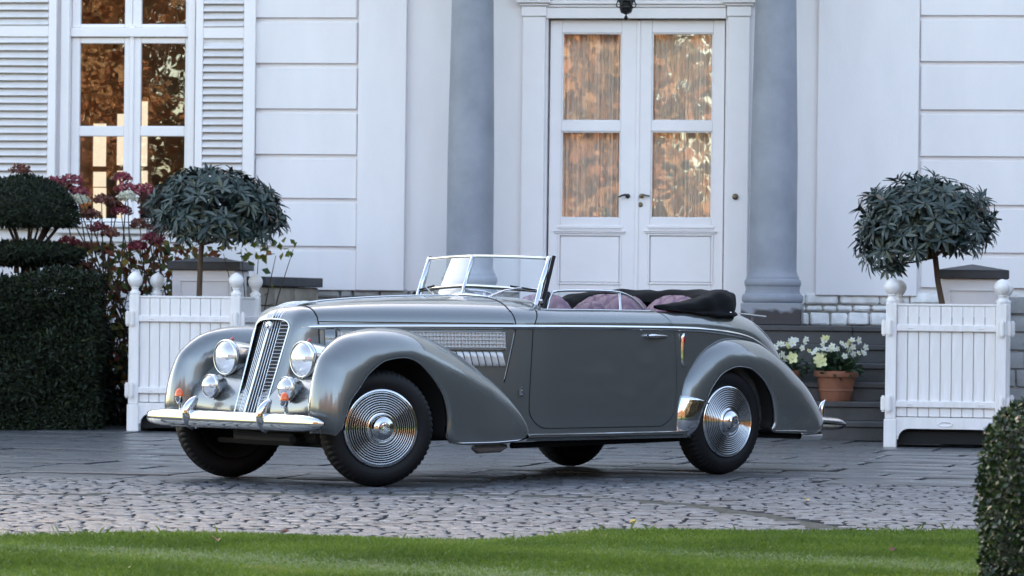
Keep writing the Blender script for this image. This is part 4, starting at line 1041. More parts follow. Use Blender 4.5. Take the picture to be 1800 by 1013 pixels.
# side vents: egg-crate panel and short vertical louvres, both sides
for s in (1, -1):
    x0, x1, z0, z1 = 2.0, 3.11, .862, .958
    b = MB().grid([[surf(x, z, s, .004) for x in np.linspace(x1, x0, 30)] for z in (z0-.012, z0, z1, z1+.010)])
    vent = b.obj('hood_vent', 'steel', car, True)
    fm = MB()
    for z in (z0-.012, z1+.010): fm.tube([surf(x, z, s, .008) for x in np.linspace(x1, x0, 30)], .005, 6)
    for x in (x0, x1): fm.tube([surf(x, z, s, .008) for z in (z0-.012, (z0+z1)/2, z1+.010)], .005, 6)
    # painted scoop at its forward end
    for q in np.linspace(0, 1, 5): fm.tube([surf(x1+.03+.035*q, z, s, .018-.012*q) for z in (z0-.02, (z0+z1)/2, z1+.01)], .014, 6)
    fm.obj('vent_frame', 'paint', vent, True)
    for k in range(5):
        z = z0+(z1-z0)*(k+.0)/4.0
        rw = [[surf(x, z+d, s, o_) for x in np.linspace(x1-.01, x0+.005, 30)] for d, o_ in ((-.004, .006), (.0, .019), (.004, .02), (.004, .006))]
        MB().grid(rw).obj('vent_bar', 'steel', vent, True)
    n = 46
    for k in range(n):
        x = x0+.01+(x1-x0-.03)*k/(n-1)
        rw = [[surf(x+d, z, s, o_) for z in np.linspace(z0, z1, 5)] for d, o_ in ((-.003, .006), (-.003, .014), (.003, .014), (.003, .006))]
        MB().grid(rw).obj('vent_fin', 'steel', vent)
    lv = None
    for k in range(9):
        x = 2.03+.046*k; z0_, z1_ = .742, .835
        rw = [[surf(x+.0+.01*t, z0_+(z1_-z0_)*t, s, .0+o_*(1 if .05 < t < .95 else .2)) if 1 else 0 for t in (0, .06, .3, .6, .94, 1)] for o_ in (.001,)]
        rw = []
        for d, o_ in ((-.016, .003), (-.010, .017), (-.004, .024), (.006, .018), (.018, .002)):
            rw.append([surf(x+d+.02*(t-.5), z0_+(z1_-z0_)*t, s, .001+o_*(.1 if t in (0, 1) else 1)) for t in (0, .08, .3, .6, .92, 1)])
        MB().grid(rw).obj('hood_louvre', 'steel', car, True)
# --- fenders
def fender(C, L, yc, yl, yi, s, drop, name, nsub=5, deep=1.0):
    n = len(C); T = list(range(n)); ts = np.linspace(0, n-1, (n-1)*nsub+1); rows = []; lip = []; crest = []
    f = lambda A, t: cat_interp(T, A, t)
    for t in ts:
        cx, cz, lx, lz = f([p[0] for p in C], t), f([p[1] for p in C], t), f([p[0] for p in L], t), f([p[1] for p in L], t)
        a, b, i_ = f(yc, t), f(yl, t), f(yi, t); dr = f(drop, t); r = []
        for k in range(9, 0, -1):
            u = k/9*pi/2; g = (1-cos(u))*dr; r.append((cx+(lx-cx)*g, s*(a-(a-i_)*sin(u)), cz+(lz-cz)*g))
        for k in range(0, 15):
            u = k/14*pi/2; g = (1-cos(u))**.92; r.append((cx+(lx-cx)*g, s*(a+(b-a)*sin(u)**.9), cz+(lz-cz)*g))
        r.append((lx, s*(b-.014), lz)); d = Vector((cx-lx, cz-lz)); d = d.normalized()*.012 if d.length > .03 else d*0
        r.append((lx+d.x, s*(b-.03), lz+d.y)); rows.append(r); lip.append((lx, b, lz)); crest.append((cx, a, cz))
    return rows, lip, crest
FC = [(3.57, .335), (3.615, .39), (3.636, .48), (3.622, .62), (3.592, .73), (3.54, .825), (3.414, .917), (3.28, .960), (3.12, .982), (2.95, .983), (2.80, .962), (2.607, .902), (2.409, .812), (2.20, .685), (2.05, .575), (1.935, .465), (1.875, .385), (1.855, .33), (1.87, .29)]
FL = [(3.52, .325), (3.50, .37), (3.486, .441), (3.450, .535), (3.387, .607), (3.304, .70), (3.198, .77), (3.13, .790), (3.05, .80), (2.965, .797), (2.876, .762), (2.764, .67), (2.675, .559), (2.634, .43), (2.627, .285), (2.50, .252), (2.2, .25), (2.0, .262), (1.90, .278)]
FYC = [.69, .69, .69, .685, .68, .675, .665, .655, .65, .645, .645, .65, .675, .705, .73, .75, .76, .765, .765]
FYL = [.80, .83, .845, .845, .845, .845, .845, .845, .845, .845, .845, .845, .845, .842, .84, .835, .825, .81, .79]
FYI = [.55, .55, .55, .54, .53, .52, .50, .49, .49, .50, .52, .55, .58, .61, .64, .66, .68, .7, .7]
FDR = [1, 1.6, 2.0, 2.2, 2.4, 2.2, 1.9, 1.5, 1.3, 1.0, .8, .5, .3, .15, .1, .1, .1, .1, .1]
RC = [(.47, .268), (.480, .36), (.474, .45), (.442, .547), (.404, .645), (.324, .744), (.213, .842), (.075, .908), (-.06, .934), (-.217, .930), (-.375, .902), (-.515, .852), (-.652, .783), (-.79, .692), (-.925, .594), (-1.035, .477), (-1.09, .386), (-1.096, .33), (-1.04, .285)]
RL = [(.405, .26), (.345, .325), (.31, .41), (.258, .516), (.203, .603), (.122, .68), (.05, .715), (-.03, .737), (-.11, .737), (-.203, .718), (-.303, .655), (-.365, .59), (-.41, .52), (-.438, .43), (-.447, .353), (-.444, .288), (-.70, .275), (-.88, .268), (-.97, .268)]
RYC = [.752, .757, .759, .758, .756, .75, .742, .725, .705, .69, .685, .68, .675, .67, .67, .67, .67, .67, .67]
RYL = [.80, .83, .84, .845, .845, .845, .845, .845, .845, .845, .845, .845, .842, .838, .832, .825, .81, .79, .75]
RYI = [.70, .70, .70, .70, .70, .69, .67, .62, .58, .55, .52, .48, .44, .40, .36, .32, .3, .3, .3]
RDR = [.1, .1, .1, .1, .1, .1, .15, .25, .35, .45, .5, .55, .6, .6, .6, .6, .5, .5, .4]
for s in (1, -1):
    rows, lip, crest = fender(FC, FL, FYC, FYL, FYI, s, FDR, 'f')
    ff = MB().grid(rows).obj('front_fender', 'paint', car, True)
    # dark inner arch
    li = lip[5:14*5+1]; inn = [[(x, s*(y-.028), z+.008) for x, y, z in li], [(x, s*.62, z+.035) for x, y, z in li], [(x, s*.46, z+.045) for x, y, z in li], [(x*.4+WB*.6, s*.44, z*.45+.2) for x, y, z in li]]
    MB().grid(inn).obj('wheel_arch', 'black', car, True)
    MB().tube([(x, s*(y-.004), z) for x, y, z in lip[10:14*5]], .005, 6).obj('arch_bead', 'paint', ff, True)
    rows, lip, crest = fender(RC, RL, RYC, RYL, RYI, s, RDR, 'r')
    rf_ = MB().grid(rows).obj('rear_fender', 'paint', car, True)
    li = lip[3:15*5+1]; inn = [[(x, s*(y-.028), z+.008) for x, y, z in li], [(x, s*.62, z+.03) for x, y, z in li], [(x, s*.5, z+.03) for x, y, z in li], [(x*.3, s*.48, z*.4+.2) for x, y, z in li]]
    MB().grid(inn).obj('wheel_arch', 'black', car, True)
    MB().tube([(x, s*(y-.004), z) for x, y, z in lip[12:15*5]], .005, 6).obj('arch_bead', 'chrome', rf_, True)
    pip = [(x, s*(y+.003), z) for x, y, z in crest[2:41]]
    MB().tube(pip, .0055, 6).obj('fender_piping', 'chrome', rf_, True)
    # chrome stone guard over the fender's lower front
    gr = []
    for i, r in enumerate(rows[2:19]):
        n0 = 9+1; n1 = 24; t = i/16; k1 = n1
        gr.append([(p[0]+.004, p[1]+s*.005, p[2]) for p in r[n0:k1]])
    top = 13
    g2 = []
    for i, r in enumerate(rows[1:18]):
        kk = r[9:25]; off = []
        for j, p in enumerate(kk):
            zc = .545-.06*(j/15)**2
            z = p[2]; off.append((p[0]+.003, p[1]+s*.006, min(z, zc)))
        g2.append(off)
    MB().grid([g for g in g2 if True]).obj('stone_guard', 'chrome', rf_, True)
    # running board
    rb = []
    for x in np.linspace(1.90, .36, 16):
        e = 1
        rb.append([(x, s*y, z) for y, z in ((.60, .312), (.755, .312), (.80, .308), (.815, .298), (.815, .288), (.80, .280), (.79, .262), (.60, .256))])
    MB().grid(rb).obj('running_board', 'paint', car, True, 40)
    MB().tube([(x, s*.816, .303) for x in (1.89, 1.1, .37)], .0045, 6).obj('sill_strip', 'chrome', car, True)
    MB().tube([(2.62, s*.835, .268), (2.5, s*.838, .262), (2.2, s*.83, .262), (2.0, s*.815, .27), (1.9, s*.795, .285)], .0045, 6).obj('fender_hem', 'chrome', ff, True)
    MB().tube([(x, s*(y+.003), z) for x, y, z in [(-.45, .833, .297), (-.6, .828, .293), (-.8, .80, .287), (-.95, .76, .28)]], .004, 6).obj('fender_hem', 'chrome', rf_, True)
# --- nose: shell around the grille, catwalk between fenders, under-apron
def grille_pt(v, y):
    """v 0 bottom..1 top on the grille face"""
    x = 3.60+(3.372-3.60)*v; z = .40+(1.03-.40)*v; return (x-(.26-.12*v)*abs(y), y, z)
def gw(v): 
    b = .142+.022*v
    if v > .90: t = (v-.90)/.10; b *= (1-t**2.8)**.34 if t < 1 else 0
    return b
vs = list(np.linspace(0, .88, 14))+[.90, .92, .94, .955, .97, .982, .991, .997, 1.0]
outline = [grille_pt(v, gw(v)) for v in vs]
outl = outline+[(x, -y, z) for x, y, z in outline[:-1][::-1]]
def hood_sec(fr):
    h = half(HX); 
    full = h+[(-y, z) for y, z in h[:-1][::-1]]
    P = [(HX, y, z) for y, z in full]; d = [0]
    for a, b in zip(P[:-1], P[1:]): d.append(d[-1]+math.dist(a, b))
    q = fr*d[-1]; i = min(len(P)-2, max(0, int(np.searchsorted(d, q)-1))); t = (q-d[i])/(d[i+1]-d[i]); a, b = Vector(P[i]), Vector(P[i+1]); return a.lerp(b, t)
dl = [0]
for a, b in zip(outl[:-1], outl[1:]): dl.append(dl[-1]+math.dist(a, b))
rows = []
tt = np.linspace(0, 1, 14)
for i, e in enumerate(outl):
    fr = dl[i]/dl[-1]; h = hood_sec(fr); e = Vector(e); r = []
    for t in tt:
        cx = 1-cos(t*pi/2); sy = sin(t*pi/2)
        r.append((e.x+(h.x-e.x)*(cx*.75+.25*t), e.y+(h.y-e.y)*(.55*sy+.45*t), e.z+(h.z-e.z)*sy))
    rows.append(r)
nose = MB().grid(rows).obj('radiator_shell', 'paint', car, True)
cat = []
for y in np.linspace(-.60, .60, 41):
    k = (abs(y)/.6)**2
    cat.append([(x, y, z+.03*k) for x, z in ((3.50, .36), (3.54, .40), (3.545, .46), (3.52, .54), (3.47, .62), (3.38, .70), (3.26, .76), (3.08, .81), (2.80, .84))])
MB().grid(cat).obj('front_apron', 'paint', car, True)
# grille: dark backing, frame, bars
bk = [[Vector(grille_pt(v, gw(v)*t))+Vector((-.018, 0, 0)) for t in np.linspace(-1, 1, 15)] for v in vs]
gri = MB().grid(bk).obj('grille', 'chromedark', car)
MB().tube([(x+.004, y, z) for x, y, z in outl], .0054, 8).obj('grille_frame', 'chrome', gri, True)
MB().tube([Vector(grille_pt(v, 0))+Vector((.006, 0, 0)) for v in np.linspace(0, .955, 12)], .0085, 8).obj('centre_bar', 'chrome', gri, True)
for s in (1, -1):
    for k in range(1, 5):
        y = s*.0208*k
        MB().tube([Vector(grille_pt(v, y))+Vector((.002, 0, 0)) for v in np.linspace(0, .985, 12)], .0023, 6).obj('vertical_bar', 'chrome', gri, True)
    for k in range(28):
        v = .02+.955*k/27; y0 = .087; y1 = gw(v)-.002
        if y1 < y0+.01: continue
        a = Vector(grille_pt(v, s*y0)); b = Vector(grille_pt(v, s*y1))
        q = MB(); q.tube([a+Vector((.002, 0, 0)), b+Vector((.0, 0, 0))], .0025, 6); q.obj('horizontal_bar', 'chrome', gri, True)
    # ribs over the hood nose
for k in range(-3, 4):
    y = .021*k; top = Vector(grille_pt(.99, y*.95)); pts = [top]
    for t in np.linspace(.12, 1, 12):
        h = Vector((3.08, y*1.5, shoulder(3.08, y*1.5))); x = top.x+(h.x-top.x)*(.25*t+.75*(1-cos(t*pi/2))); 
        z = top.z+(h.z-top.z)*sin(min(1, t*1.0)*pi/2); pts.append(Vector((x, y*(.95+.55*t), max(z, 0))+Vector((.0, 0, .006)) if 0 else (x, y*(.95+.55*t), z+.0075)))
    MB().tube(pts, .0045 if k else .0075, 6).obj('hood_rib', 'chrome', car, True)
    if k < 3:
        MB().tube([(p[0], p[1]+.0125, p[2]-.004) for p in pts], .0035, 6).obj('rib_shadow_gap', 'seam', car, True)
bd = grille_pt(.93, 0)
B_ = MB().lathe([(.001, .018), (.018, .017), (.024, .014), (.026, .008), (.026, -.004)], 24, (0, 0, 0), 'X'); B_.v = [(x, y, z*1.1) for x, y, z in B_.v]
bo = B_.obj('radiator_badge', 'whiteenamel', car, True, 40, (bd[0]+.004, 0, bd[2]))
MB().lathe([(.001, .02), (.012, .0195), (.013, .017)], 20, (0, 0, 0), 'X').obj('badge_centre', 'enamel', bo, True)
MB().box(.0205, .0225, -.008, .008, -.0035, .0035, .001).obj('badge_bar', 'whiteenamel', bo)
# --- lamps
def lamp(name, x, y, z, R, back, nm_lens='lens'):
    prof = [(R*1.05, 0), (R*1.08, .008), (R*1.06, .022), (R*.99, .03), (R*.985, -.02)]
    o = MB().lathe([(R*.985, -.028), (R*.97, -.06), (R*.90, -.13*back), (R*.78, -.21*back), (R*.6, -.29*back), (R*.36, -.36*back), (R*.14, -.405*back), (.002, -.42*back)], 40, (0, 0, 0), 'X').obj(name, 'chrome', car, True, None, (x, y, z))
    MB().lathe([(R*.985, -.03), (R*1.05, -.026), (R*1.075, -.012), (R*1.06, .004), (R*1.0, .012), (R*.96, .008)], 40, (0, 0, 0), 'X').obj('lamp_rim', 'chrome', o, True)
    MB().lathe([(R*.96, .005), (R*.85, .022), (R*.6, .038), (R*.3, .046), (.001, .048)], 40, (0, 0, 0), 'X').obj('lamp_lens', 'lens', o, True)
    MB().lathe([(R*.95, .0), (R*.8, -.035), (R*.55, -.06), (R*.25, -.073), (.001, -.076)], 40, (0, 0, 0), 'X').obj('reflector', 'reflector', o, True)
    MB().lathe([(.001, .0), (.014, -.006), (.018, -.02), (.012, -.05), (.012, -.075)], 12, (0, 0, 0), 'X').obj('bulb', 'whiteenamel', o, True)
    return o
for s in (1, -1):
    o = lamp('headlight', 3.44, s*.376, .783, .108, 1.05)
    MB().lathe([(.012, 0), (.013, .006), (.009, .014), (.001, .018)], 12, (-.055, 0, .112)).obj('marker_jewel', 'ruby', o, True)
    MB().tube([(-.14, 0, -.09), (-.16, -s*.0, -.16), (-.2, 0, -.24)], [.03, .03, .045], 10).obj('lamp_stalk', 'chrome', o, True)
    MB().tube([(.0, 0, -.112), (-.02, 0, -.12), (-.05, 0, -.115)], [.01, .012, .008], 8).obj('rim_clip', 'chrome', o, True)
    f = lamp('fog_light', 3.565, s*.371, .602, .072, .42)
    MB().tube([(-.04, 0, -.065), (-.05, 0, -.10), (-.05, 0, -.17)], [.012, .016, .02], 8).obj('lamp_stalk', 'chrome', f, True)
    L2 = MB()
    for k in range(9): L2.box(.012, .046-.6*(abs(k-4)/4)**2*.045, -.0016+(k-4)*.013, .0016+(k-4)*.013, -.055+.02*(abs(k-4)/4), .055-.02*(abs(k-4)/4))
    # indicator on a little chrome bracket
    i_ = MB().tube([(-.02, 0, -.10), (-.015, 0, -.05), (0, 0, -.02)], [.02, .012, .014], 8)
    i_.lathe([(.001, -.05), (.016, -.044), (.026, -.02), (.028, 0), (.024, .002)], 16)
    i_.box(-.045, .02, -.035, .035, -.104, -.094, .004)
    i_ = i_.obj('indicator', 'chrome', car, True, 50, (3.70, s*.515, .535))
    MB().lathe([(.029, 0), (.029, .012), (.021, .034), (.011, .046), (.001, .049)], 16).obj('amber_lens', 'amber', i_, True)
    # overrider
    ov = []
    for t in np.linspace(-1, 1, 15):
        k = (1-abs(t)**2.6)**.5; z = .435+.108*t; fx = 3.765+.028*(1-t*t)-.03*max(0, t)**2
        ov.append([(fx+(-.05+.052*cos(a))*k*1+(-.03 if 0 else 0)-.05*(1-k), s*.362+.026*k*sin(a), z) for a in np.linspace(0, 2*pi, 17)[:-1]])
    MB().grid(ov, True).obj('overrider', 'chrome', car, True)
bp_ = []
for y in np.linspace(-.865, .865, 49):
    e = min(1, (1-(abs(y)/.866)**9)); k = max(.02, e)**.5; xb = 3.765-.03*(abs(y)/.86)**2.2
    zc = .4; ring = []
    for a in np.linspace(0, 2*pi, 21)[:-1]:
        ca, sa = cos(a), sin(a); ring.append((xb-.03+.034*(abs(ca)**.7*(1 if ca > 0 else -1))*k-.03*(1-k), y, zc+.054*(abs(sa)**.8*(1 if sa > 0 else -1))*k))
    bp_.append(ring)
MB().grid(bp_, True).obj('front_bumper', 'chrome', car, True)
for s in (1, -1): MB().tube([(3.70, s*.36, .39), (3.4, s*.36, .36)], .025, 6).obj('bumper_bracket', 'black', car)
# --- wheels
def wheel(x, y, s, steer):
    w = link('wheel', None, car, (x, y, .365), (0, 0, steer)); w.empty_display_size = .1
    n = 180; rows = []; hw = .083
    prof = [(.245, .078), (.262, .088), (.285, .092), (.305, .090), (.322, .084), (.337, .076), (.348, .066), (.356, .052), (.361, .030), (.3645, .010), (.365, 0)]
    prof = [(r, h) for r, h in prof]+[(r, -h) for r, h in prof[::-1][1:]]
    for i, (r, h) in enumerate(prof):
        row = []
        for j in range(n):
            rr, hh = r, h; a = 2*pi*(j+(.5 if abs(h) < .02 else 0))/n
            if .334 < r < .3645 and j % 3 == 0: rr -= .0065; hh *= .965
            row.append((rr*sin(a), hh, rr*cos(a)))
        rows.append(row)
    MB().grid(rows, True).obj('tyre', 'rubber', w, True, 50)
    q = [(.243, .060), (.246, .083), (.240, .092), (.232, .094), (.228, .088)]
    NR = 9; pit = (.226-.098)/NR; dk = MB()
    for k in range(NR):
        for t in (0, .06, .16, .30, .44, .56, .64, .68, .98):
            r = .226-pit*(k+t); q.append((r, .086+.018*((.226-r)/.128)+(.0085*sin(pi*t/.68)**.7 if t < .68 else -.003)))
        dk.lathe([(.226-pit*(k+t), s*(.0845+.018*((pit*(k+t))/.128))) for t in (.70, .97)], 72, (0, 0, 0), 'Y')
    q += [(.094, .100), (.088, .104), (.084, .108)]
    q += [(.080*cos(t), .108+.050*sin(t)) for t in np.linspace(.05, 1.08, 10)]
    e = .108+.050*sin(1.08)
    q += [(.036, e+.006), (.034, e+.012), (.028, e+.013), (.026, e+.009), (.022, e+.009), (.001, e+.011)]
    q = [(a, b*s) for a, b in q]
    hc = MB().lathe(q, 72, (0, 0, 0), 'Y').obj('hub_cap', 'chrome', w, True, 62)
    MB().lathe([(.24, -.07*s), (.2, -.05*s), (.17, .02*s), (.06, .04*s), (.001, .04*s)], 32, (0, 0, 0), 'Y').obj('wheel_disc', 'black', w, True)
    dk.obj('hub_grooves', 'seam', hc); em = MB()
    for j in range(12):
        a = 2*pi*j/12; em.box(.024*cos(a)-.0022, .024*cos(a)+.0022, s*(e+.008), s*(e+.0155), .024*sin(a)-.0022, .024*sin(a)+.0022, .001)
    em.tube([(-.012, s*(e+.0115), -.012), (.012, s*(e+.0115), .012)], .003, 6); em.tube([(-.016, s*(e+.0115), -.002), (.003, s*(e+.0115), .016)], .0016, 6); em.tube([(-.003, s*(e+.0115), -.016), (.016, s*(e+.0115), .002)], .0016, 6)
    em.obj('hub_emblem', 'chrome', hc)
ST = radians(-21.5)
wheel(WB, .71, 1, ST); wheel(WB, -.71, -1, ST); wheel(0, .71, 1, 0); wheel(0, -.71, -1, 0)
# --- underside
u = MB(); u.box(-1.0, 3.35, -.42, .42, .26, .42, .02); u.box(-.2, 2.55, -.60, .60, .285, .34, .01)
for x in (0, WB): u.tube([(x, -.66, .34), (x, .66, .34)], .045, 8)
u.tube([(WB+.16, -.62, .25), (WB+.16, .62, .25)], .018, 8)
u.box(2.7, 3.45, -.3, .3, .24, .32, .03)
u.obj('chassis', 'black', car)
MB().box(2.5, 3.2, -.44, .44, .30, .60, .03).obj('engine_bay', 'black', car)
MB().tube([(2.10, .50, .215), (2.06, .50, .205), (1.86, .50, .21), (1.80, .50, .22)], [.012, .03, .03, .012], 12).obj('silencer', 'steel', car, True)
MB().tube([(1.8, .55, .225), (.3, .5, .24), (-.5, .55, .26), (-1.12, .58, .235)], .02, 8).obj('exhaust_pipe', 'black', car, True)
MB().tube([(-.98, .585, .245), (-1.18, .60, .243)], [.024, .030], 12).obj('exhaust_tip', 'chrome', car, True)
# --- windscreen: V screen of two panes over a lower pair
WSC = {'b0': (1.735, 0, 1.200), 'm0': (1.724, 0, 1.265), 't0': (1.642, 0, 1.460)}
def ws(y, v):
    """v 0 base, 1 top"""
    a = abs(y)/.575; q = a**1.25
    zt = 1.460-.014*a**2; zm = 1.266-.028*q; zb = 1.205-.088*a**1.6
    z = zb+(zt-zb)*v; x = np.interp(z, [zb, zt], [1.737-.10*q-.0*v, 1.642-.135*q]); return Vector((x, y, z))
def wsm(y):
    a = abs(y)/.575; zb = 1.205-.088*a**1.6; zt = 1.460-.014*a**2; zm = 1.266-.026*a**1.2; return (zm-zb)/(zt-zb)
wsf = MB(); ys = np.linspace(-.575, .575, 33)
wsf.tube([ws(y, 1) for y in ys], .011, 8); wsf.tube([ws(y, 0) for y in ys], .011, 8); wsf.tube([ws(y, wsm(y)) for y in ys], .0085, 8)
wsf.tube([ws(0, v)+Vector((.004, 0, 0)) for v in (0, .5, 1.02)], .013, 8)
wsf = wsf.obj('windscreen_frame', 'chrome', car, True)
MB().tube([ws(y, wsm(y)-.045) for y in ys], .0055, 6).obj('screen_gasket', 'seam', wsf, True)
for s in (1, -1):
    p = MB(); p.tube([ws(s*.580, -.02), ws(s*.580, .5), ws(s*.580, 1.03)], [.023, .019, .015], 10)
    p.obj('screen_pillar', 'chrome', wsf, True)
    MB().tube([ws(s*.598, -.06)+Vector((-.03, 0, 0)), ws(s*.598, .5)+Vector((-.028, 0, 0)), ws(s*.598, 1.05)+Vector((-.022, 0, 0))], [.014, .013, .012], 8).obj('pillar_seal', 'rubber', wsf, True)
    for (v0, v1) in ((0, None), (None, 1)):
        rows = []
        for t in np.linspace(0, 1, 6):
            r = []
            for y in np.linspace(.004, .572, 14):
                a = wsm(y); va = 0 if v0 == 0 else a; vb = a if v1 is None else 1; r.append(ws(s*y, va+(vb-va)*t))
            rows.append(r)
        MB().grid(rows).obj('glass_pane', 'wsglass', wsf, True)
    # wiper
    piv = ws(s*.27, -.01)+Vector((.04, 0, -.005)); tipp = ws(s*.47, .37)+Vector((.025, 0, 0))
    wp = MB(); wp.lathe([(.001, .03), (.012, .028), (.016, .01), (.018, -.01)], 10, piv); wp.tube([piv+Vector((0, 0, .025)), piv.lerp(tipp, .5)+Vector((.012, 0, .02)), tipp], [.009, .006, .004], 6)
    wp = wp.obj('wiper', 'chrome', wsf, True)
    MB().tube([ws(s*.37, .345)+Vector((.014, 0, 0)), ws(s*.56, .36)+Vector((.014, 0, 0))], .006, 6).obj('wiper_blade', 'rubber', wp)
    MB().tube([ws(s*.575, .16)+Vector((0, s*.0, 0)), ws(s*.575, .16)+Vector((-.02, s*.03, 0)), ws(s*.575, .1)+Vector((-.03, s*.035, 0))], [.014, .012, .01], 8).obj('screen_wingnut', 'chrome', wsf, True)
# cowl panel and dashboard
MB().box(1.56, 1.60, -.62, .62, .6, 1.13, .02).obj('dashboard', 'redtrim', car)
db = MB(); db.grid([[(x, y, z) for y in np.linspace(-.63, .63, 21)] for x, z in ((1.66, 1.12), (1.60, 1.135), (1.555, 1.12), (1.545, 1.07))]); db.obj('dash_top', 'leather', car, True)
sw = MB(); R_ = .2; cxs, cys, czs = 1.36, -.33, 1.06
ring = [(cxs+R_*sin(a)*.42, cys+R_*cos(a), czs+R_*sin(a)*.9) for a in np.linspace(0, 2*pi, 33)]; sw.tube(ring, .011, 8, False)
for a in (0, 2.1, 4.2): sw.tube([(cxs, cys, czs), (cxs+R_*sin(a)*.42, cys+R_*cos(a), czs+R_*sin(a)*.9)], .008, 6)
sw.tube([(cxs, cys, czs), (1.58, cys, .92)], .02, 8); sw.obj('steering_wheel', 'black', car, True)
# --- raised door windows with chrome frames
DWP = [(1.605, 1.112), (1.575, 1.18), (1.545, 1.222), (1.50, 1.232), (1.40, 1.2365), (1.186, 1.2395), (1.0, 1.237), (.917, 1.231), (.86, 1.218), (.808, 1.200), (.77, 1.178), (.742, 1.158), (.71, 1.133), (.686, 1.112)]
for s in (1, -1):
    yy = lambda z: s*(.664-.10*(z-1.11))
    fr = MB(); fr.tube([(x, yy(z), z) for x, z in DWP], .0085, 8); fr.tube([(.917, yy(1.11), 1.11), (.917, yy(1.23), 1.231)], .008, 8)
    fr = fr.obj('door_window', 'chrome', car, True)
    MB().tube([(x+.014, yy(z)-s*.004, z) for x, z in ((1.615, 1.11), (1.585, 1.18), (1.556, 1.222))], .011, 6).obj('window_seal', 'rubber', fr, True)
    g = [[(x, yy(1.112+(z-1.112)*t), 1.112+(z-1.112)*t) for x, z in DWP] for t in np.linspace(0, 1, 4)]
    MB().grid(g).obj('glass_pane', 'wsglass', fr)
# --- seats: diamond-quilted lilac leather
def quilt(x0, y0, w, zb, zt, lean, name, dep=.13):
    nu, nv = 65, 33
    def P(u, v, puff=1):
        top = zb+(zt-zb)*(1-.22*abs(u)**3.2); ang = v*pi*.95
        z = zb+(top-zb)*min(1, sin(min(ang, pi/2))**.8) if v < .5 else zb+(top-zb)*(sin(ang)**.5 if sin(ang) > 0 else 0)
        xx = x0-lean*(z-zb)/(zt-zb)+dep*cos(ang)*.5
        q = abs(sin(u*w*24+v*13))*abs(sin(u*w*24-v*13)); q2 = min(1, q*3.2)**.5*puff
        return (xx+.02*q2*cos(ang), y0+u*w, z+.017*q2*sin(ang))
    o = MB().grid([[P(i/(nu-1)*2-1, j/(nv-1)) for i in range(nu)] for j in range(nv)]).obj(name, 'leather', car, True)
    th = MB()
    for sg in (1, -1):
        for k in range(-6, 12):
            pts = []
            for v in np.linspace(.22, .78, 24):
                u = (k*pi-13*v)/(24*w)*sg
                if abs(u) <= .97:
                    p = P(u, v, .12); pts.append(p)
            if len(pts) > 2: th.tube(pts, .0028, 5)
    th.obj('quilt_stitching', 'redtrim', o)
    return o
for s in (1, -1):
    quilt(.80, s*.315, .285, .72, 1.205, .12, 'front_seat', .16); MB().box(.85, 1.32, s*.315-.27, s*.315+.27, .5, .74, .06).obj('seat_cushion', 'leather', car, True)
    quilt(.06, s*.255, .245, .72, 1.205, .10, 'rear_seat', .2)
MB().box(.02, .45, -.6, .6, .5, .78, .06).obj('rear_cushion', 'leather', car, True)
quilt(1.03, .44, .16, .8, 1.155, .05, 'door_armrest', .12)
MB().box(-.2, 1.6, -.62, .62, .40, .44).obj('cabin_floor', 'black', car)
for s in (1, -1):
    MB().grid([[(x, s*(BW(x)*.875), z) for x in np.linspace(1.55, .0, 12)] for z in (.5, 1.0, 1.09, 1.108)]).obj('door_card', 'redtrim', car, True)
# --- folded canvas top: a U-shaped roll round the back of the cabin
path = []
UP = [(.545, .62, 1.138, .012, .010), (.50, .625, 1.136, .03, .018), (.38, .63, 1.134, .05, .030), (.2, .63, 1.138, .07, .052), (.06, .625, 1.150, .085, .074), (-.10, .60, 1.158, .095, .094), (-.22, .52, 1.165, .10, .094), (-.29, .38, 1.170, .10, .090), (-.32, .2, 1.174, .10, .086), (-.325, 0, 1.176, .10, .085)]
UPf = UP+[(x, -y, z, a, b) for x, y, z, a, b in UP[:-1][::-1]]
T_ = list(range(len(UPf))); rows = []; prev = None
for t in np.linspace(0, len(UPf)-1, 121):
    p = [cat_interp(T_, [q[i] for q in UPf], t) for i in range(5)]
    p2 = [cat_interp(T_, [q[i] for q in UPf], min(len(UPf)-1, t+.02)) for i in range(2)]; p1 = [cat_interp(T_, [q[i] for q in UPf], max(0, t-.02)) for i in range(2)]
    d = Vector((p2[0]-p1[0], p2[1]-p1[1], 0)).normalized(); nrm = Vector((d.y, -d.x, 0))*-1
    row = []
    for j in range(28):
        a = 2*pi*j/28; ca, sa = cos(a), sin(a)
        hor = p[3]*(abs(ca)**.65)*(1 if ca > 0 else -1); ver = p[4]*(abs(sa)**.65)*(1 if sa > 0 else -1)
        k = 1+.06*sin(t*1.9+a*3)+.045*sin(t*5.3-a*2)+.05*abs(sin(a*3.5+t*.9))-.03
        if sa < -.5 and ca < .3: hor -= .035
        row.append((p[0]+nrm.x*hor*k, p[1]+nrm.y*hor*k, max(p[2]+ver*k, shoulder(max(-1.2, min(1.6, p[0])), min(.7, abs(p[1])))-.02 if abs(p[1]) < .55 and p[0] < -.2 else 1.07)))
    rows.append(row)
top_ = MB().grid(rows, True).obj('folded_top', 'canvas', car, True)
for (x, y, z) in ((.33, .668, 1.12), (-.13, .690, 1.105)):
    for s in (1, -1): MB().lathe([(.001, .012), (.006, .010), (.009, .004), (.009, -.01)], 12, (x, s*y, z), 'Y').obj('snap_button', 'chrome', top_, True)
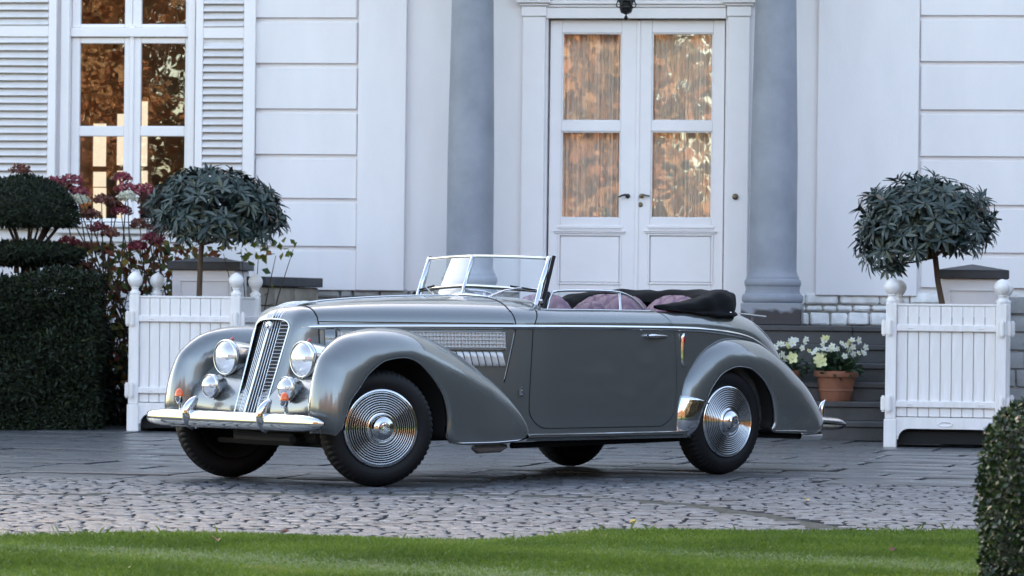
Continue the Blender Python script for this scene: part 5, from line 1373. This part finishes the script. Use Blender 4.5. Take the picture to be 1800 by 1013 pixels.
# --- flashes and badges on the flank, tail rail, rear bumper
for s in (1, -1):
    y = side_y(.416, .85)
    q = [[(.416+dx*k, s*(y+o_), z) for dx, o_ in ((-.016, .0), (-.012, .012), (0, .019), (.012, .012), (.016, .0))] for z, k in ((.738, .1), (.745, .6), (.76, .9), (.80, 1), (.90, 1), (.94, .9), (.955, .6), (.962, .1))]
    fl_ = MB().grid(q).obj('side_flash', 'chrome', car, True)
    MB().grid([[(.416+dx*k, s*(y+o_), z) for dx, o_ in ((-.008, .0165), (0, .0215), (.008, .0165))] for z, k in ((.895, .2), (.905, .9), (.93, .9), (.943, .2))]).obj('flash_reflection', 'ruby', fl_, True)  # reddish reflection at the top of the flash, put in as red colour
    yb = side_y(1.90, .58)+.012
    b = MB()
    b.box(1.885, 1.913, s*yb, s*(yb+.004), .552, .598, .003); b = b.obj('coachbuilder_badge', 'chrome', car)
    e = MB(); e.box(1.8885, 1.9095, s*(yb+.003), s*(yb+.006), .557, .593, .001); e.obj('badge_field', 'enamel', b)
    e = MB()
    for (p0, p1) in (((1.905, .588), (1.893, .588)), ((1.899, .588), (1.899, .562)), ((1.905, .575), (1.894, .570)), ((1.905, .562), (1.893, .562)), ((1.893, .588), (1.893, .576))):
        e.tube([(p0[0], s*(yb+.007), p0[1]), (p1[0], s*(yb+.007), p1[1])], .0016, 5)
    e.tube([(1.899, s*(yb+.004), .600), (1.899, s*(yb+.004), .607), (1.906, s*(yb+.004), .611)], .003, 6); e.obj('badge_letter', 'chrome', b)
    MB().grid([[(-1.33-.02*cos(a)*k+.02-.045*(1-k)+.0, s*.50+.022*sin(a)*k, .40+.095*t) for a in np.linspace(0, 2*pi, 13)[:-1]] for t, k in [(t, (1-abs(t)**2.6)**.5+.02) for t in np.linspace(-1, 1, 11)]], True).obj('rear_overrider', 'chrome', car, True)
    MB().tube([(-1.33, s*.42, .33), (-1.1, s*.42, .33)], .02, 6).obj('bumper_bracket', 'black', car)
rbp = []
for y in np.linspace(-.80, .80, 41):
    e = max(.02, 1-(abs(y)/.801)**9)**.5; xb = -1.33+.10*(abs(y)/.8)**2.2
    rbp.append([(xb+.026*cos(a)*e, y, .325+.05*sin(a)*e) for a in np.linspace(0, 2*pi, 17)[:-1]])
MB().grid(rbp, True).obj('rear_bumper', 'dimchrome', car, True)
tr = MB(); tr.tube([(-.66, .12, 1.165), (-.68, 0, 1.168), (-.66, -.12, 1.165)], .008, 8)
MB().tube([(-.985, 0, 1.098), (-1.262, 0, 1.079)], .008, 8).tube([(-1.12, 0, 1.085), (-1.11, 0, 1.0), (-1.0, 0, .92)], [.007, .010, .014], 8).obj('tail_rail', 'chrome', car, True)
